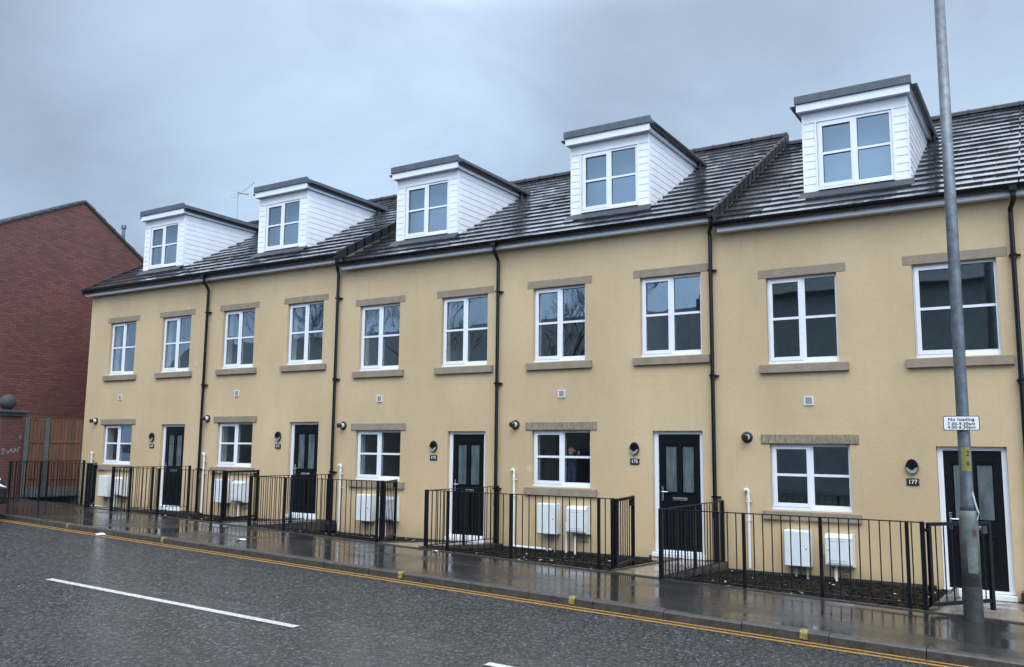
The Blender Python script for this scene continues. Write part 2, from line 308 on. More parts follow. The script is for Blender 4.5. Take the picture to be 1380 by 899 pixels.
# ---------------------------------------------------------------- mesh helpers
class MB:
    def __init__(s): s.v = []; s.f = []
    def add(s, vs, fs):
        k = len(s.v); s.v += [tuple(a) for a in vs]; s.f += [tuple(i+k for i in f) for f in fs]
    def quad(s, a, b, c, d): s.add((a, b, c, d), ((0, 1, 2, 3),))
    def box(s, x0, x1, y0, y1, z0, z1, bev=0):
        if bev: return s.bevbox(x0, x1, y0, y1, z0, z1, bev)
        s.add([(x0,y0,z0),(x1,y0,z0),(x1,y1,z0),(x0,y1,z0),(x0,y0,z1),(x1,y0,z1),(x1,y1,z1),(x0,y1,z1)],
              [(0,3,2,1),(4,5,6,7),(0,1,5,4),(1,2,6,5),(2,3,7,6),(3,0,4,7)])
    def bevbox(s, x0, x1, y0, y1, z0, z1, b):
        X, Y, Z = (x0, x1), (y0, y1), (z0, z1); sg = (1, -1)
        V = []; idx = {}
        for i in (0, 1):
            for j in (0, 1):
                for k in (0, 1):
                    for ax in range(3):
                        p = [X[i], Y[j], Z[k]]
                        for a2, q in ((0, sg[i]), (1, sg[j]), (2, sg[k])):
                            if a2 != ax: p[a2] += q*b
                        idx[(i, j, k, ax)] = len(V); V.append(p)
        F = []
        for ax in range(3):
            o = [a for a in range(3) if a != ax]
            for e in (0, 1):
                loop = []
                for (p, q) in ((0, 0), (1, 0), (1, 1), (0, 1)):
                    t = [0, 0, 0]; t[ax] = e; t[o[0]] = p; t[o[1]] = q
                    loop.append(idx[(*t, ax)])
                F.append(loop if (e == 1) == (ax != 1) else loop[::-1])
        for ax in range(3):      # edge along ax
            o = [a for a in range(3) if a != ax]
            for p in (0, 1):
                for q in (0, 1):
                    t0 = [0, 0, 0]; t1 = [0, 0, 0]; t0[o[0]] = t1[o[0]] = p; t0[o[1]] = t1[o[1]] = q; t1[ax] = 1
                    F.append((idx[(*t0, o[0])], idx[(*t1, o[0])], idx[(*t1, o[1])], idx[(*t0, o[1])]))
        for i in (0, 1):
            for j in (0, 1):
                for k in (0, 1): F.append(tuple(idx[(i, j, k, a)] for a in range(3)))
        s.add(V, F)
    def tube(s, pts, rad, n=10, cap=True):
        pts = [Vector(p) for p in pts]; rad = rad if isinstance(rad, (list, tuple)) else [rad]*len(pts)
        rings = []; up = None
        for i, p in enumerate(pts):
            t = (pts[min(i+1, len(pts)-1)]-pts[max(i-1, 0)]).normalized()
            if up is None:
                up = Vector((0, 0, 1)) if abs(t.z) < .9 else Vector((1, 0, 0))
            a = t.cross(up).normalized(); b = a.cross(t).normalized(); up = b
            rings.append([p+(a*cos(2*pi*k/n)+b*sin(2*pi*k/n))*rad[i] for k in range(n)])
        k0 = len(s.v)
        s.v += [tuple(v) for r in rings for v in r]
        for i in range(len(rings)-1):
            for k in range(n):
                s.f.append((k0+i*n+k, k0+i*n+(k+1) % n, k0+(i+1)*n+(k+1) % n, k0+(i+1)*n+k))
        if cap:
            s.f.append(tuple(k0+k for k in range(n))[::-1]); s.f.append(tuple(k0+(len(rings)-1)*n+k for k in range(n)))
    def lathe(s, c, prof, n=24, axis='z'):
        k0 = len(s.v)
        for (r, h) in prof:
            for k in range(n):
                a = 2*pi*k/n; p, q = r*cos(a), r*sin(a)
                s.v.append((c[0]+p, c[1]+q, c[2]+h) if axis == 'z' else (c[0]+p, c[1]+h, c[2]+q))
        for i in range(len(prof)-1):
            for k in range(n):
                s.f.append((k0+i*n+k, k0+i*n+(k+1) % n, k0+(i+1)*n+(k+1) % n, k0+(i+1)*n+k))
        s.f.append(tuple(k0+k for k in range(n))[::-1]); s.f.append(tuple(k0+(len(prof)-1)*n+k for k in range(n)))
    def prism(s, poly, a0, a1, axis='y'):
        n = len(poly)
        def P(p, t): return {'y': (p[0], t, p[1]), 'x': (t, p[0], p[1]), 'z': (p[0], p[1], t)}[axis]
        s.add([P(p, a0) for p in poly]+[P(p, a1) for p in poly],
              [tuple(range(n))[::-1], tuple(range(n, 2*n))]+[(i, (i+1) % n, (i+1) % n+n, i+n) for i in range(n)])
    def build(s, name, mat, parent=None, origin=None, smooth=False, fix=True):
        me = bpy.data.meshes.new(name)
        V = s.v
        off = Vector((0, 0, 0))
        if origin is not None: off = Vector(origin)
        if parent is not None: base = WO[parent.name]
        else: base = Vector((0, 0, 0))
        o0 = base if origin is None else off
        me.from_pydata([tuple(Vector(v)-o0) for v in V], [], s.f); me.validate()
        if fix:
            import bmesh
            b = bmesh.new(); b.from_mesh(me); bmesh.ops.recalc_face_normals(b, faces=b.faces); b.to_mesh(me); b.free()
        me.materials.append(M[mat] if isinstance(mat, str) else mat)
        if smooth:
            for p in me.polygons: p.use_smooth = True
        o = bpy.data.objects.new(name, me); COL.objects.link(o)
        if parent is not None:
            o.parent = parent; o.location = o0-base
        else: o.location = o0
        WO[o.name] = o0.copy() if hasattr(o0, 'copy') else Vector(o0)
        return o
WO = {}
def tag(o, label=None, cat=None, group=None, kind=None):
    if label: o['label'] = label
    if cat: o['category'] = cat
    if group: o['group'] = group
    if kind: o['kind'] = kind
    return o
def thing(name, loc, label, cat, group=None):
    o = bpy.data.objects.new(name, None); COL.objects.link(o); o.location = loc; o.empty_display_size = .2
    WO[o.name] = Vector(loc); return tag(o, label, cat, group)
def text_mesh(body, size, mat, name, parent, place, align='CENTER', depth=.0015, xs=1.0, bold=0.0, space=1.0):
    cu = bpy.data.curves.new('lettering', 'FONT'); cu.body = body; cu.size = size; cu.align_x = align; cu.align_y = 'CENTER'
    cu.extrude = depth; cu.offset = bold; cu.space_character = space
    t = bpy.data.objects.new('lettering_source', cu); COL.objects.link(t)
    bpy.context.view_layer.update()
    me = bpy.data.meshes.new_from_object(t.evaluated_get(bpy.context.evaluated_depsgraph_get()))
    bpy.data.objects.remove(t)
    mb = MB()
    for v in me.vertices: mb.v.append(place(v.co.x*xs, v.co.y, v.co.z))
    mb.f = [tuple(p.vertices) for p in me.polygons]
    return mb.build(name, mat, parent, fix=False)

# ---------------------------------------------------------------- ground model
def yk(x): return -3.83-.0412*x            # kerb line
def yf(x): return -1.99-.0465*(x-1)         # back edge of the pavement
def zp(x, y): return .10-.021*x+.02*(y+2.4)
YC = -7.2
def zr(x, y):
    k = yk(x); return zp(x, k)-.10+.012*((k-y) if y > YC else (k-YC)-(YC-y))
def sheet(name, mat, xs, ya, yb, zf, ny=6, dz=0, kind='structure'):
    mb = MB(); nx = len(xs)
    for x in xs:
        a, b = ya(x), yb(x)
        for j in range(ny+1):
            y = a+(b-a)*j/ny; mb.v.append((x, y, zf(x, y)+dz))
    for i in range(nx-1):
        for j in range(ny):
            k = i*(ny+1)+j; mb.f.append((k, k+ny+1, k+ny+2, k+1))
    o = mb.build(name, mat)
    for p in o.data.polygons:
        if p.normal.z < 0: p.flip()
    return tag(o, kind=kind)
XS = [-60+2*i for i in range(71)]
KF = lambda x: yk(x)-.125
def setting():
    # ground: one big sheet lying under everything
    mb = MB()
    xs = [-900, -300, -60, 0, 20, 80, 300, 900]; ys = [-900, -300, -60, -14, 5, 60, 300, 900]
    for x in xs:
        xx = max(-60, min(80, x))
        for y in ys: mb.v.append((x, y, -.021*xx-.95))
    n = len(ys)
    for i in range(len(xs)-1):
        for j in range(n-1):
            k = i*n+j; mb.f.append((k, k+n, k+n+1, k+1))
    tag(mb.build('ground', 'soil'), kind='structure')
    sheet('road', 'asphalt', XS, lambda x: -10.75, KF, zr, 14)
    sheet('pavement', 'wet_tarmac', XS, lambda x: yk(x)+.0, yf, zp, 5)
    sheet('far_pavement', 'wet_tarmac', XS, lambda x: -24, lambda x: -10.75, lambda x, y: zr(x, -10.75)+.1+.004*(-10.75-y), 6)
    # yard beside the end house and ground behind the pavement
    sheet('yard', 'wet_tarmac', [-60, -40, -20, -10, -5, -1.5], yf, lambda x: 14, lambda x, y: zp(x, yf(x))-.03, 3)
    # kerb stones, 0.9 m each, with bullnosed arris
    mb = MB(); x = -40.0; b = random.Random(3)
    while x < 70:
        L_ = .91; x1 = x+L_-.008; dz = b.uniform(-.004, .004); dy = b.uniform(-.004, .004)
        rows = []
        for xx in (x, x1):
            k = yk(xx); t = zp(xx, k)+.002+dz
            rows.append([(xx, k+.002, t-.25), (xx, k+.002, t), (xx, k-.105+dy, t), (xx, k-.120+dy, t-.006), (xx, k-.128+dy, t-.02), (xx, k-.135+dy, t-.25)])
        n = 6
        mb.add(rows[0]+rows[1], [(i, i+1, i+1+n, i+n) for i in range(n-1)]+[(0, 5, 11, 6)]+[tuple(range(6)), tuple(range(11, 5, -1))])
        x += L_
    tag(mb.build('kerb', 'kerb_concrete'), kind='structure')
    # edging strip between pavement and gardens
    mb = MB()
    for i in range(-30, 60):
        x0, x1 = i*.92, i*.92+.912
        if x1 < -6: continue
        V = []
        for xx in (x0, x1):
            y = yf(xx); t = zp(xx, y)+.012
            V += [(xx, y-.025, t-.2), (xx, y-.025, t), (xx, y+.025, t), (xx, y+.025, t-.2)]
        mb.add(V, [(0, 1, 5, 4), (1, 2, 6, 5), (2, 3, 7, 6), (0, 3, 2, 1), (4, 5, 6, 7)])
    tag(mb.build('edging_strip', 'kerb_concrete'), kind='structure')
    # road markings
    def strip(mb, x0, x1, ya, yb, zf=zr, dz=.004, n=20):
        for i in range(n):
            a, b_ = x0+(x1-x0)*i/n, x0+(x1-x0)*(i+1)/n
            q = [(a, ya(a)), (b_, ya(b_)), (b_, yb(b_)), (a, yb(a))]
            mb.quad(*[(x, y, zf(x, y)+dz) for x, y in q])
    mb = MB()
    strip(mb, -40, 60, lambda x: yk(x)-.36, lambda x: yk(x)-.295, n=120)
    strip(mb, -40, 60, lambda x: yk(x)-.215, lambda x: yk(x)-.155, n=120)
    o = tag(mb.build('double_yellow_line', 'yellow_paint', fix=False), kind='structure')
    mb = MB(); x = 10.15
    for k in range(-5, 7):
        xa = x+6.74*k
        strip(mb, xa, xa+4.42, lambda x: -7.685, lambda x: -7.585, n=6)
    tag(mb.build('lane_dashes', 'white_paint', fix=False), kind='structure')
    # yellow loading marks on the kerb
    mb = MB()
    for x in (4.84, 7.89, 13.37, 16.12, 18.89, 19.1+3):
        V = []
        for xx in (x-.035, x+.045):
            k = yk(xx); t = zp(xx, k)+.007
            V += [(xx, k-.03, t), (xx, k-.106, t), (xx, k-.124, t-.008), (xx, k-.134, t-.024), (xx, k-.142, t-.085)]
        mb.add(V, [(i, i+1, i+6, i+5) for i in range(4)])
    tag(mb.build('kerb_mark', 'kerb_yellow'), kind='structure')
setting()

# ---------------------------------------------------------------- houses
HX = [0.0, 4.548, 8.982, 13.373, 17.833, 22.28]
EL = [0, 0, -.22, -.22, -.439, -.439]               # level of upper windows and eaves
GL = [-.085, -.057, -.273, -.272, -.506, -.52]       # door base
LT = [2.021, 2.046, 1.853, 1.848, 1.621, 1.60]       # head of ground-floor window
BX = [-1.48, 3.53, 7.95, 12.13, 16.49, 20.98, 25.6]  # party walls
PX = [3.471, 7.817, 12.051, 16.361, 20.84]           # downpipes
ROOF = [5.72, 5.72, 5.50, 5.50, 5.29, 5.29]          # tile edge z at y=-.28
FB = [5.56, 5.56, 5.375, 5.375, 5.17, 5.17]          # fascia bottom
NUM = ['169', '171', '173', '175', '177', '179']
SL = .577; YR = 4.8; Y0 = -.28
def zroof(i, y): return ROOF[i]+(y-Y0)*SL
BW = [-.165, -.165, -.33, -.345, -.42, -.5]           # bed level at the wall
def wall_z(i): return BW[i]
def path_z(i): return GL[i]-.035

def window(h, x0, x1, z0, z1, lit=None, name='window', yf_=.07):
    """casement window: opening left sash, fixed right light, transom bar in both."""
    fr = MB(); w = .055; xm = x0+(x1-x0)*.5; y0, y1 = yf_, yf_+.06
    zb = z0+.035
    # projecting drip board at the bottom
    fr.box(x0, x1, y0-.028, y1, z0, zb)
    fr.box(x0, x0+w, y0, y1, zb, z1); fr.box(x1-w*.7, x1, y0, y1, zb, z1)
    fr.box(x0+w, x1-w*.7, y0, y1, z1-w*.8, z1); fr.box(x0+w, x1-w*.7, y0, y1, zb, zb+.02)
    fr.box(xm-.0, xm+.048, y0, y1, zb+.02, z1-w*.8)
    # fixed light bead and bar
    zt = (zb+z1)/2+.012
    fr.box(xm+.048, x1-w*.7, y0+.006, y1, zt-.02, zt+.02)
    fr.box(xm+.048, x1-w*.7, y0+.01, y1, zb+.02, zb+.055)
    o = fr.build(name, 'upvc', h)
    # opening sash stands proud
    s = MB(); sx0, sx1, sz0, sz1 = x0+.022, xm+.006, zb+.012, z1-.025; ys = y0-.016
    b = .062
    s.box(sx0, sx0+b, ys, y0+.05, sz0, sz1, .004); s.box(sx1-b, sx1, ys, y0+.05, sz0, sz1, .004)
    s.box(sx0+b, sx1-b, ys+.001, y0+.05, sz0+.001, sz0+b, .004); s.box(sx0+b, sx1-b, ys+.001, y0+.05, sz1-b, sz1-.001, .004)
    s.box(sx0+b, sx1-b, ys+.004, y0+.05, zt-.02, zt+.02)
    s.build('sash', 'upvc', o)
    # black gaskets
    g = MB(); yg = y0+.012
    def ring(a, c, d, e):
        t = .006
        g.box(a, c, yg, yg+.01, d, d+t); g.box(a, c, yg, yg+.01, e-t, e); g.box(a, a+t, yg, yg+.01, d+t, e-t); g.box(c-t, c, yg, yg+.01, d+t, e-t)
    ring(sx0+b, sx1-b, sz0+b, zt-.02); ring(sx0+b, sx1-b, zt+.02, sz1-b)
    ring(xm+.048, x1-w*.7, zb+.055, zt-.02); ring(xm+.048, x1-w*.7, zt+.02, z1-w*.8)
    g.build('gasket', 'gasket', o)
    p = MB(); yp = y0+.028
    def pane(a, c, d, e): p.quad((a, yp, d), (c, yp, d), (c, yp, e), (a, yp, e))
    pane(sx0+b, sx1-b, sz0+b, zt-.02); pane(sx0+b, sx1-b, zt+.02, sz1-b)
    pane(xm+.048, x1-w*.7, zb+.055, zt-.02); pane(xm+.048, x1-w*.7, zt+.02, z1-w*.8)
    p.build('glass_pane', 'glazing', o, fix=False)
    return o

def door(h, x0, x1, z0, num):
    z1 = z0+2.1
    f = MB(); y0, y1 = .07, .14; w = .075
    f.box(x0, x0+w, y0, y1, z0+.05, z1, .004); f.box(x1-w, x1, y0, y1, z0+.05, z1, .004); f.box(x0+w, x1-w, y0+.001, y1, z1-.06, z1-.001, .004)
    f.box(x0-.03, x1+.03, y0-.09, y1, z0-.03, z0+.045, .006)
    f.box(x0+w, x1-w, y0+.005, y1, z0+.05, z0+.085, .003)
    f.build('door_frame', 'upvc', h)
    a, b, c, d = x0+w+.004, x1-w-.004, z0+.09, z1-.065; yd = .095
    L = MB(); W = b-a
    def col(k): return a+W*k
    # leaf with two glazed apertures and two lower panels, made as stiles and rails
    zs = [c, c+.16, c+.72, c+.86, c+.94+.02, d-.19, d]
    xs = [a, col(.15), col(.44), col(.56), col(.85), b]
    for i in range(5):
        for j in range(6):
            if i in (1, 3) and j in (1, 4): continue
            L.box(xs[i], xs[i+1], yd, yd+.04, zs[j], zs[j+1])
    for i in (1, 3):
        L.box(xs[i], xs[i+1], yd+.014, yd+.03, zs[1], zs[2])
        L.box(xs[i]+.03, xs[i+1]-.03, yd+.004, yd+.02, zs[1]+.04, zs[2]-.04, .004)
        for (u, v) in ((1, 2), (4, 5)):
            zz0, zz1 = zs[u], zs[v]; t = .013; yy = yd-.008
            L.box(xs[i]-t, xs[i], yy, yd, zz0-t, zz1+t); L.box(xs[i+1], xs[i+1]+t, yy, yd, zz0-t, zz1+t)
            L.box(xs[i], xs[i+1], yy, yd, zz0-t, zz0); L.box(xs[i], xs[i+1], yy, yd, zz1, zz1+t)
        L.box(xs[i]-.02, xs[i+1]+.02, yd-.014, yd, zs[5]+.035, zs[5]+.055)
    o = L.build('door', 'door_leaf', h)
    G = MB()
    for i in (1, 3): G.box(xs[i]+.012, xs[i+1]-.012, yd+.012, yd+.02, zs[4]+.012, zs[5]-.012)
    G.build('door_glass', 'frosted_glass', o)
    G = MB()
    for i in (1, 3):
        for t in (.3, .72): G.box(xs[i]+.012, xs[i+1]-.012, yd+.007, yd+.012, zs[4]+(zs[5]-zs[4])*t, zs[4]+(zs[5]-zs[4])*t+.012)
        G.box((xs[i]+xs[i+1])/2-.003, (xs[i]+xs[i+1])/2+.003, yd+.008, yd+.012, zs[4]+.2, zs[4]+.5)
    if num == '169': G.build('glass_leading', 'chrome', o)
    G = MB(); zm = zs[3]-.01
    G.box((a+b)/2-.13, (a+b)/2+.13, yd-.012, yd, zm-.02, zm+.03, .004); G.box((a+b)/2-.105, (a+b)/2+.105, yd-.02, yd-.012, zm-.008, zm+.02, .003)
    G.build('letterbox', 'chrome', o)
    G = MB(); hx = a+.055; hz = c+.94
    G.box(hx-.016, hx+.016, yd-.01, yd, hz-.12, hz+.12, .003)
    G.tube([(hx, yd-.01, hz+.03), (hx, yd-.055, hz+.03), (hx+.02, yd-.06, hz+.03), (hx+.12, yd-.055, hz+.03)], .010, 8)
    G.build('handle', 'chrome', o)

def tiles(mb, i, x0, x1, ya, yb, seed):
    rr = random.Random(seed); n = 18; L_ = ((YR-Y0)/cos(math.atan(SL))); g = L_/n
    ct, st = cos(math.atan(SL)), sin(math.atan(SL)); tw = .298
    for k in range(n):
        off = (k % 2)*tw/2; x = x0-tw+off
        while x < x1:
            a, b = max(x+.0015, x0), min(x+tw-.0015, x1); x += tw
            if b-a < .02: continue
            s0, s1 = g*k-.012+rr.uniform(-.004, .004), g*(k+1)+.02
            lift0 = .032+rr.uniform(-.003, .003); lift1 = .005; tl = rr.uniform(-.003, .003)
            def P(xx, s, l): return (xx, Y0+s*ct-l*st, ROOF[i]+s*st+l*ct)
            v = [P(a, s0, lift0+tl), P(b, s0, lift0-tl), P(b, s1, lift1), P(a, s1, lift1), P(a, s0, .006), P(b, s0, .006), P(b, s1, -.004), P(a, s1, -.004)]
            mb.add(v, [(0, 1, 2, 3), (4, 5, 1, 0), (5, 6, 2, 1), (7, 4, 0, 3)])

def vent_pipe(mb, x, ztop, zbot):
    mb.tube([(x-.045, 0, ztop-.02), (x-.045, -.045, ztop-.02), (x-.038, -.062, ztop-.005), (x-.012, -.066, ztop), (x+.004, -.064, ztop-.035), (x+.002, -.06, ztop-.09), (x, -.06, zbot)], .022, 10)
    mb.tube([(x-.048, -.03, ztop-.022), (x-.045, -.066, ztop-.012), (x-.008, -.070, ztop-.002)], .030, 10)
    mb.tube([(x, -.06, ztop-.10), (x, -.06, ztop-.16)], .027, 10)
    for z in (ztop-.5, ztop-.2): mb.box(x-.03, x+.03, -.085, -.001, z, z+.02)

def house(i):
    x0, x1 = BX[i], BX[i+1]; hx = HX[i]; e = EL[i]; g = GL[i]; lt = LT[i]
    lab = ['tan rendered house numbered 169 at the left end beside the red brick gable',
           'tan rendered house numbered 171, second in the terrace from the red brick gable',
           'tan rendered house numbered 173 in the middle, just right of the first roof step',
           'tan rendered house numbered 175 with a small child waving at the downstairs window',
           'tan rendered house numbered 177 standing behind the grey lamp column',
           'tan rendered house cut off by the right edge of the photo past the last downpipe'][i]
    h = thing('terraced_house', ((x0+x1)/2, 0, wall_z(i)), lab, 'house', 'tan terraced houses in a row')
    # ---- wall with openings
    ops = [(hx-.563, hx+.555, 3.344+e, 4.766+e), (hx+1.652, hx+2.784, 3.344+e, 4.766+e), (hx-.57, hx+.66, lt-1.048, lt), (hx+1.863, hx+2.77, g-.03, g+2.1)]
    zt = ROOF[i]+.02; zb = wall_z(i)-.6
    xs = sorted({x0, x1, *[o[0] for o in ops], *[o[1] for o in ops]}); zs = sorted({zb, zt, *[o[2] for o in ops], *[o[3] for o in ops]})
    w = MB()
    for a, b in zip(xs, xs[1:]):
        for c, d in zip(zs, zs[1:]):
            cx, cz = (a+b)/2, (c+d)/2
            if any(o[0] < cx < o[1] and o[2] < cz < o[3] for o in ops): continue
            w.quad((a, 0, c), (b, 0, c), (b, 0, d), (a, 0, d))
    D = .145
    for a, b, c, d in ops:
        w.quad((a, 0, c), (a, 0, d), (a, D, d), (a, D, c)); w.quad((b, 0, c), (b, D, c), (b, D, d), (b, 0, d))
        w.quad((a, 0, d), (b, 0, d), (b, D, d), (a, D, d)); w.quad((a, 0, c), (a, D, c), (b, D, c), (b, 0, c))
    YB = 9.9
    zr_ = zroof(i, YR)-.02
    for X in (x0+.001, x1-.001):
        w.add([(X, 0.002, zb), (X, YB, zb), (X, YB, zt), (X, YR, zr_), (X, 0.002, zt)], [(0, 1, 2, 3, 4)])
    w.quad((x0, YB, zb), (x1, YB, zb), (x1, YB, zt), (x0, YB, zt))
    w.build('wall', 'render_coat', h, fix=False)
    # damp proof course line and dark base
    pl = MB()
    for a, b, pz in ((x0+.01, hx+1.78, wall_z(i)), (hx+1.781, hx+1.863-.035, path_z(i)), (hx+2.77+.035, x1-.01, path_z(i))): pl.box(a, b, -.006, .0, pz-.3, pz+.022)
    pl.build('plinth', 'lead', h)
    # ---- rooms
    for (zf_, zc, nm) in ((g, 2.55+g, 'room'), (2.75+e, 5.25+e, 'room')):
        r = MB(); a, b = x0+.12, x1-.12; y0, y1 = .146, 3.6
        r.quad((a, y0, zf_), (b, y0, zf_), (b, y1, zf_), (a, y1, zf_)); r.quad((a, y0, zc), (a, y1, zc), (b, y1, zc), (b, y0, zc))
        r.quad((a, y1, zf_), (b, y1, zf_), (b, y1, zc), (a, y1, zc)); r.quad((a, y0, zf_), (a, y1, zf_), (a, y1, zc), (a, y0, zc)); r.quad((b, y0, zf_), (b, y0, zc), (b, y1, zc), (b, y1, zf_))
        xm = hx+1.2
        r.box(xm-.05, xm+.05, .147, y1-.01, zf_+.001, zc-.001)
        # inner reveals of the openings
        r.build(nm, 'room_wall', h, fix=False)
    for a, b, c, d in ops[:3]:
        s_ = MB(); s_.box(a+.004, b-.004, .1455, .40, c-.025, c+.002); s_.box(a-.02, a+.002, .1455, .32, c, d); s_.box(b-.002, b+.02, .1455, .32, c, d)
        s_.build('window_board', 'board_white', h)
    # ---- windows, lintels, sills
    for k, (a, b, c, d) in enumerate(ops[:3]):
        window(h, a+.003, b-.003, c+.003, d-.003)
        m = MB(); e0, e1 = (.125, .145) if k < 2 else (.13, .135)
        proud = .006 if k < 2 else .022
        if i == 3 and k == 2:
            m.box(a-e0, b-.34, -proud, .02, d+.0, d+.145, .004); m.box(b-.338, b+e1, -proud+.002, .02, d+.0, d+.148, .004)
        else: m.box(a-e0, b+e1, -proud, .02, d+.0, d+.145, .004)
        m.build('lintel', 'sandstone' if k < 2 else ('sandstone' if i in (0, 2) else 'tooled_stone'), h)
        m = MB(); mid = (a+b)/2+.02
        spans = [(a-e0, b+e1)] if k < 2 else [(a-e0, mid-.002), (mid+.002, b+e1)]
        for p, q in spans:
            m.add([(p, -.06, c-.145), (q, -.06, c-.145), (q, .068, c-.145), (p, .068, c-.145), (p, -.06, c-.018), (q, -.06, c-.018), (q, .068, c-.004), (p, .068, c-.004)],
                  [(0, 3, 2, 1), (4, 5, 6, 7), (0, 1, 5, 4), (1, 2, 6, 5), (2, 3, 7, 6), (3, 0, 4, 7)])
        m.build('sill', 'sandstone', h)
    door(h, ops[3][0]+.002, ops[3][1]-.002, g, NUM[i])
    # ---- roof
    r = MB(); tiles(r, i, x0, x1, Y0, YR, 40+i)
    yb, zb_ = 9.9, zroof(i, YR)-(9.9-YR)*SL
    r.quad((x0, YR, zroof(i, YR)+.012), (x1, YR, zroof(i, YR)+.012), (x1, yb, zb_), (x0, yb, zb_))
    r.quad((x0, Y0, ROOF[i]-.008), (x1, Y0, ROOF[i]-.008), (x1, YR, zroof(i, YR)-.008), (x0, YR, zroof(i, YR)-.008))
    ro = r.build('roof', 'roof_tile', h, fix=False)
    rd = MB(); x = x0; z = zroof(i, YR)
    while x < x1-.01:
        b = min(x+.45, x1)
        prof = [(YR-.13, z-.03), (YR-.11, z+.035), (YR-.05, z+.075), (YR+.05, z+.075), (YR+.11, z+.035), (YR+.13, z-.03)]
        rd.prism(prof, x+.002, b-.004, 'x')
        rd.prism([(p[0]*1+(p[0]-YR)*.08, p[1]+.008) for p in prof], b-.035, b-.002, 'x'); x = b
    rd.build('ridge_tile', 'verge_tile', ro)
    def verge(X, w_):
        v = MB(); n = 18; g_ = (YR-Y0)/n
        for k in range(n):
            ya, yb_ = Y0-.02+g_*k, Y0+g_*(k+1)+.02
            za, zb2 = zroof(i, ya)+.05, zroof(i, yb_)+.035
            v.add([(X-w_, ya, za), (X+.03, ya, za), (X+.03, yb_, zb2), (X-w_, yb_, zb2), (X-w_, ya, za-.04), (X+.03, ya, za-.20), (X+.03, yb_, zb2-.20), (X-w_, yb_, zb2-.04)],
                  [(0, 1, 2, 3), (4, 5, 1, 0), (5, 6, 2, 1), (7, 4, 0, 3), (6, 7, 3, 2), (4, 7, 6, 5)])
        v.build('verge_cap', 'verge_tile', ro)
    if i in (1, 3, 5): verge(x1, .03)
    if i == 0:
        v = MB(); n = 18; g_ = (YR-Y0)/n
        for k in range(n):
            ya, yb_ = Y0-.02+g_*k, Y0+g_*(k+1)+.02; za, zb2 = zroof(i, ya)+.05, zroof(i, yb_)+.035
            v.add([(x0-.06, ya, za), (x0+.06, ya, za), (x0+.06, yb_, zb2), (x0-.06, yb_, zb2), (x0-.06, ya, za-.18), (x0+.06, ya, za-.04), (x0+.06, yb_, zb2-.04), (x0-.06, yb_, zb2-.18)],
                  [(0, 1, 2, 3), (4, 5, 1, 0), (5, 6, 2, 1), (7, 4, 0, 3), (6, 7, 3, 2), (4, 7, 6, 5)])
        v.build('verge_cap', 'verge_tile', ro)
    # ---- fascia, soffit, gutter
    fx0, fx1 = (x0-.06 if i == 0 else x0+(.03 if i in (2, 4) else 0)), x1+(.0)
    fb = FB[i]
    m = MB(); m.box(fx0, fx1, -.165, -.147, fb, fb+.19); m.box(fx0, fx1, -.147, -.001, fb+.004, fb+.016)
    if i in (0, 2, 4): m.box(fx0-.002, fx0+.016, -.146, -.001, fb+.016, fb+.14)
    m.build('fascia', 'upvc', h)
    m = MB(); n = 10; cy, cz = -.232, fb+.150; gx0, gx1 = fx0-.02, fx1+(.02 if i in (1, 3, 5) else 0)
    for X0, X1, ra in [(gx0, gx1, .076)]+[(X, X+.035, .083) for X in (gx0+.4, (gx0+gx1)/2, gx1-.5)]:
        V = []
        for xx in (X0, X1):
            for k in range(n+1):
                a = pi+pi*k/n; V.append((xx, cy+ra*cos(a), cz+ra*sin(a)))
            for k in range(n, -1, -1):
                a = pi+pi*k/n; V.append((xx, cy+(ra-.006)*cos(a), cz+(ra-.006)*sin(a)))
        q = 2*(n+1)
        m.add(V, [(k, (k+1) % q, (k+1) % q+q, k+q) for k in range(q)]+[tuple(range(q)), tuple(range(2*q-1, q-1, -1))])
    for X in (gx0, gx1-.006): m.prism([(cy+.074*cos(pi+pi*k/8), cz+.074*sin(pi+pi*k/8)) for k in range(9)], X, X+.006, 'x')
    # felt support tray behind the gutter
    m.box(fx0, fx1, -.1465, -.06, fb+.17, fb+.20)
    m.build('gutter', 'black_gloss', h)
    # ---- downpipe at right party wall
    if i < 5:
        X = PX[i]; m = MB(); zt_ = fb+.09; off = -.055
        X_ = X+(0, .07, 0, .07, .05)[i]
        m.tube([(X_, cy, zt_), (X_, cy, zt_-.12), (X_, -.20, zt_-.17), (X, off-.05, zt_-.27), (X, off-.02, zt_-.32), (X, off-.02, wall_z(i)+.02)], .034, 12)
        m.box(X_-.05, X_+.05, cy-.066, cy+.04, zt_-.05, zt_+.055, .006)
        m.tube([(X, off-.02, wall_z(i)+.75), (X, off-.02, wall_z(i)+.85)], .041, 12)
        m.tube([(X, off-.02, 2.9+e), (X, off-.02, 3.0+e)], .041, 12)
        dp = m.build('downpipe', 'black_gloss', h, smooth=False)
        m = MB()
        for z in (4.75+e, 2.95+e, .95+g+.05): m.box(X-.06, X+.09, -.05, -.001, z, z+.025); m.box(X-.045, X+.045, -.115, -.04, z, z+.03)
        m.build('pipe_bracket', 'black_gloss', dp)
        m = MB()
        m.box(X-.16, X+.16, -.24, -.02, wall_z(i)-.12, wall_z(i)+.05, .01); m.build('gully', 'dark_plastic', h)
    # ---- dormer
    cx = hx+.82; dw = .83; yd = .5; zb_ = zroof(i, yd)+.085; zt_ = zb_+1.385
    d = MB()
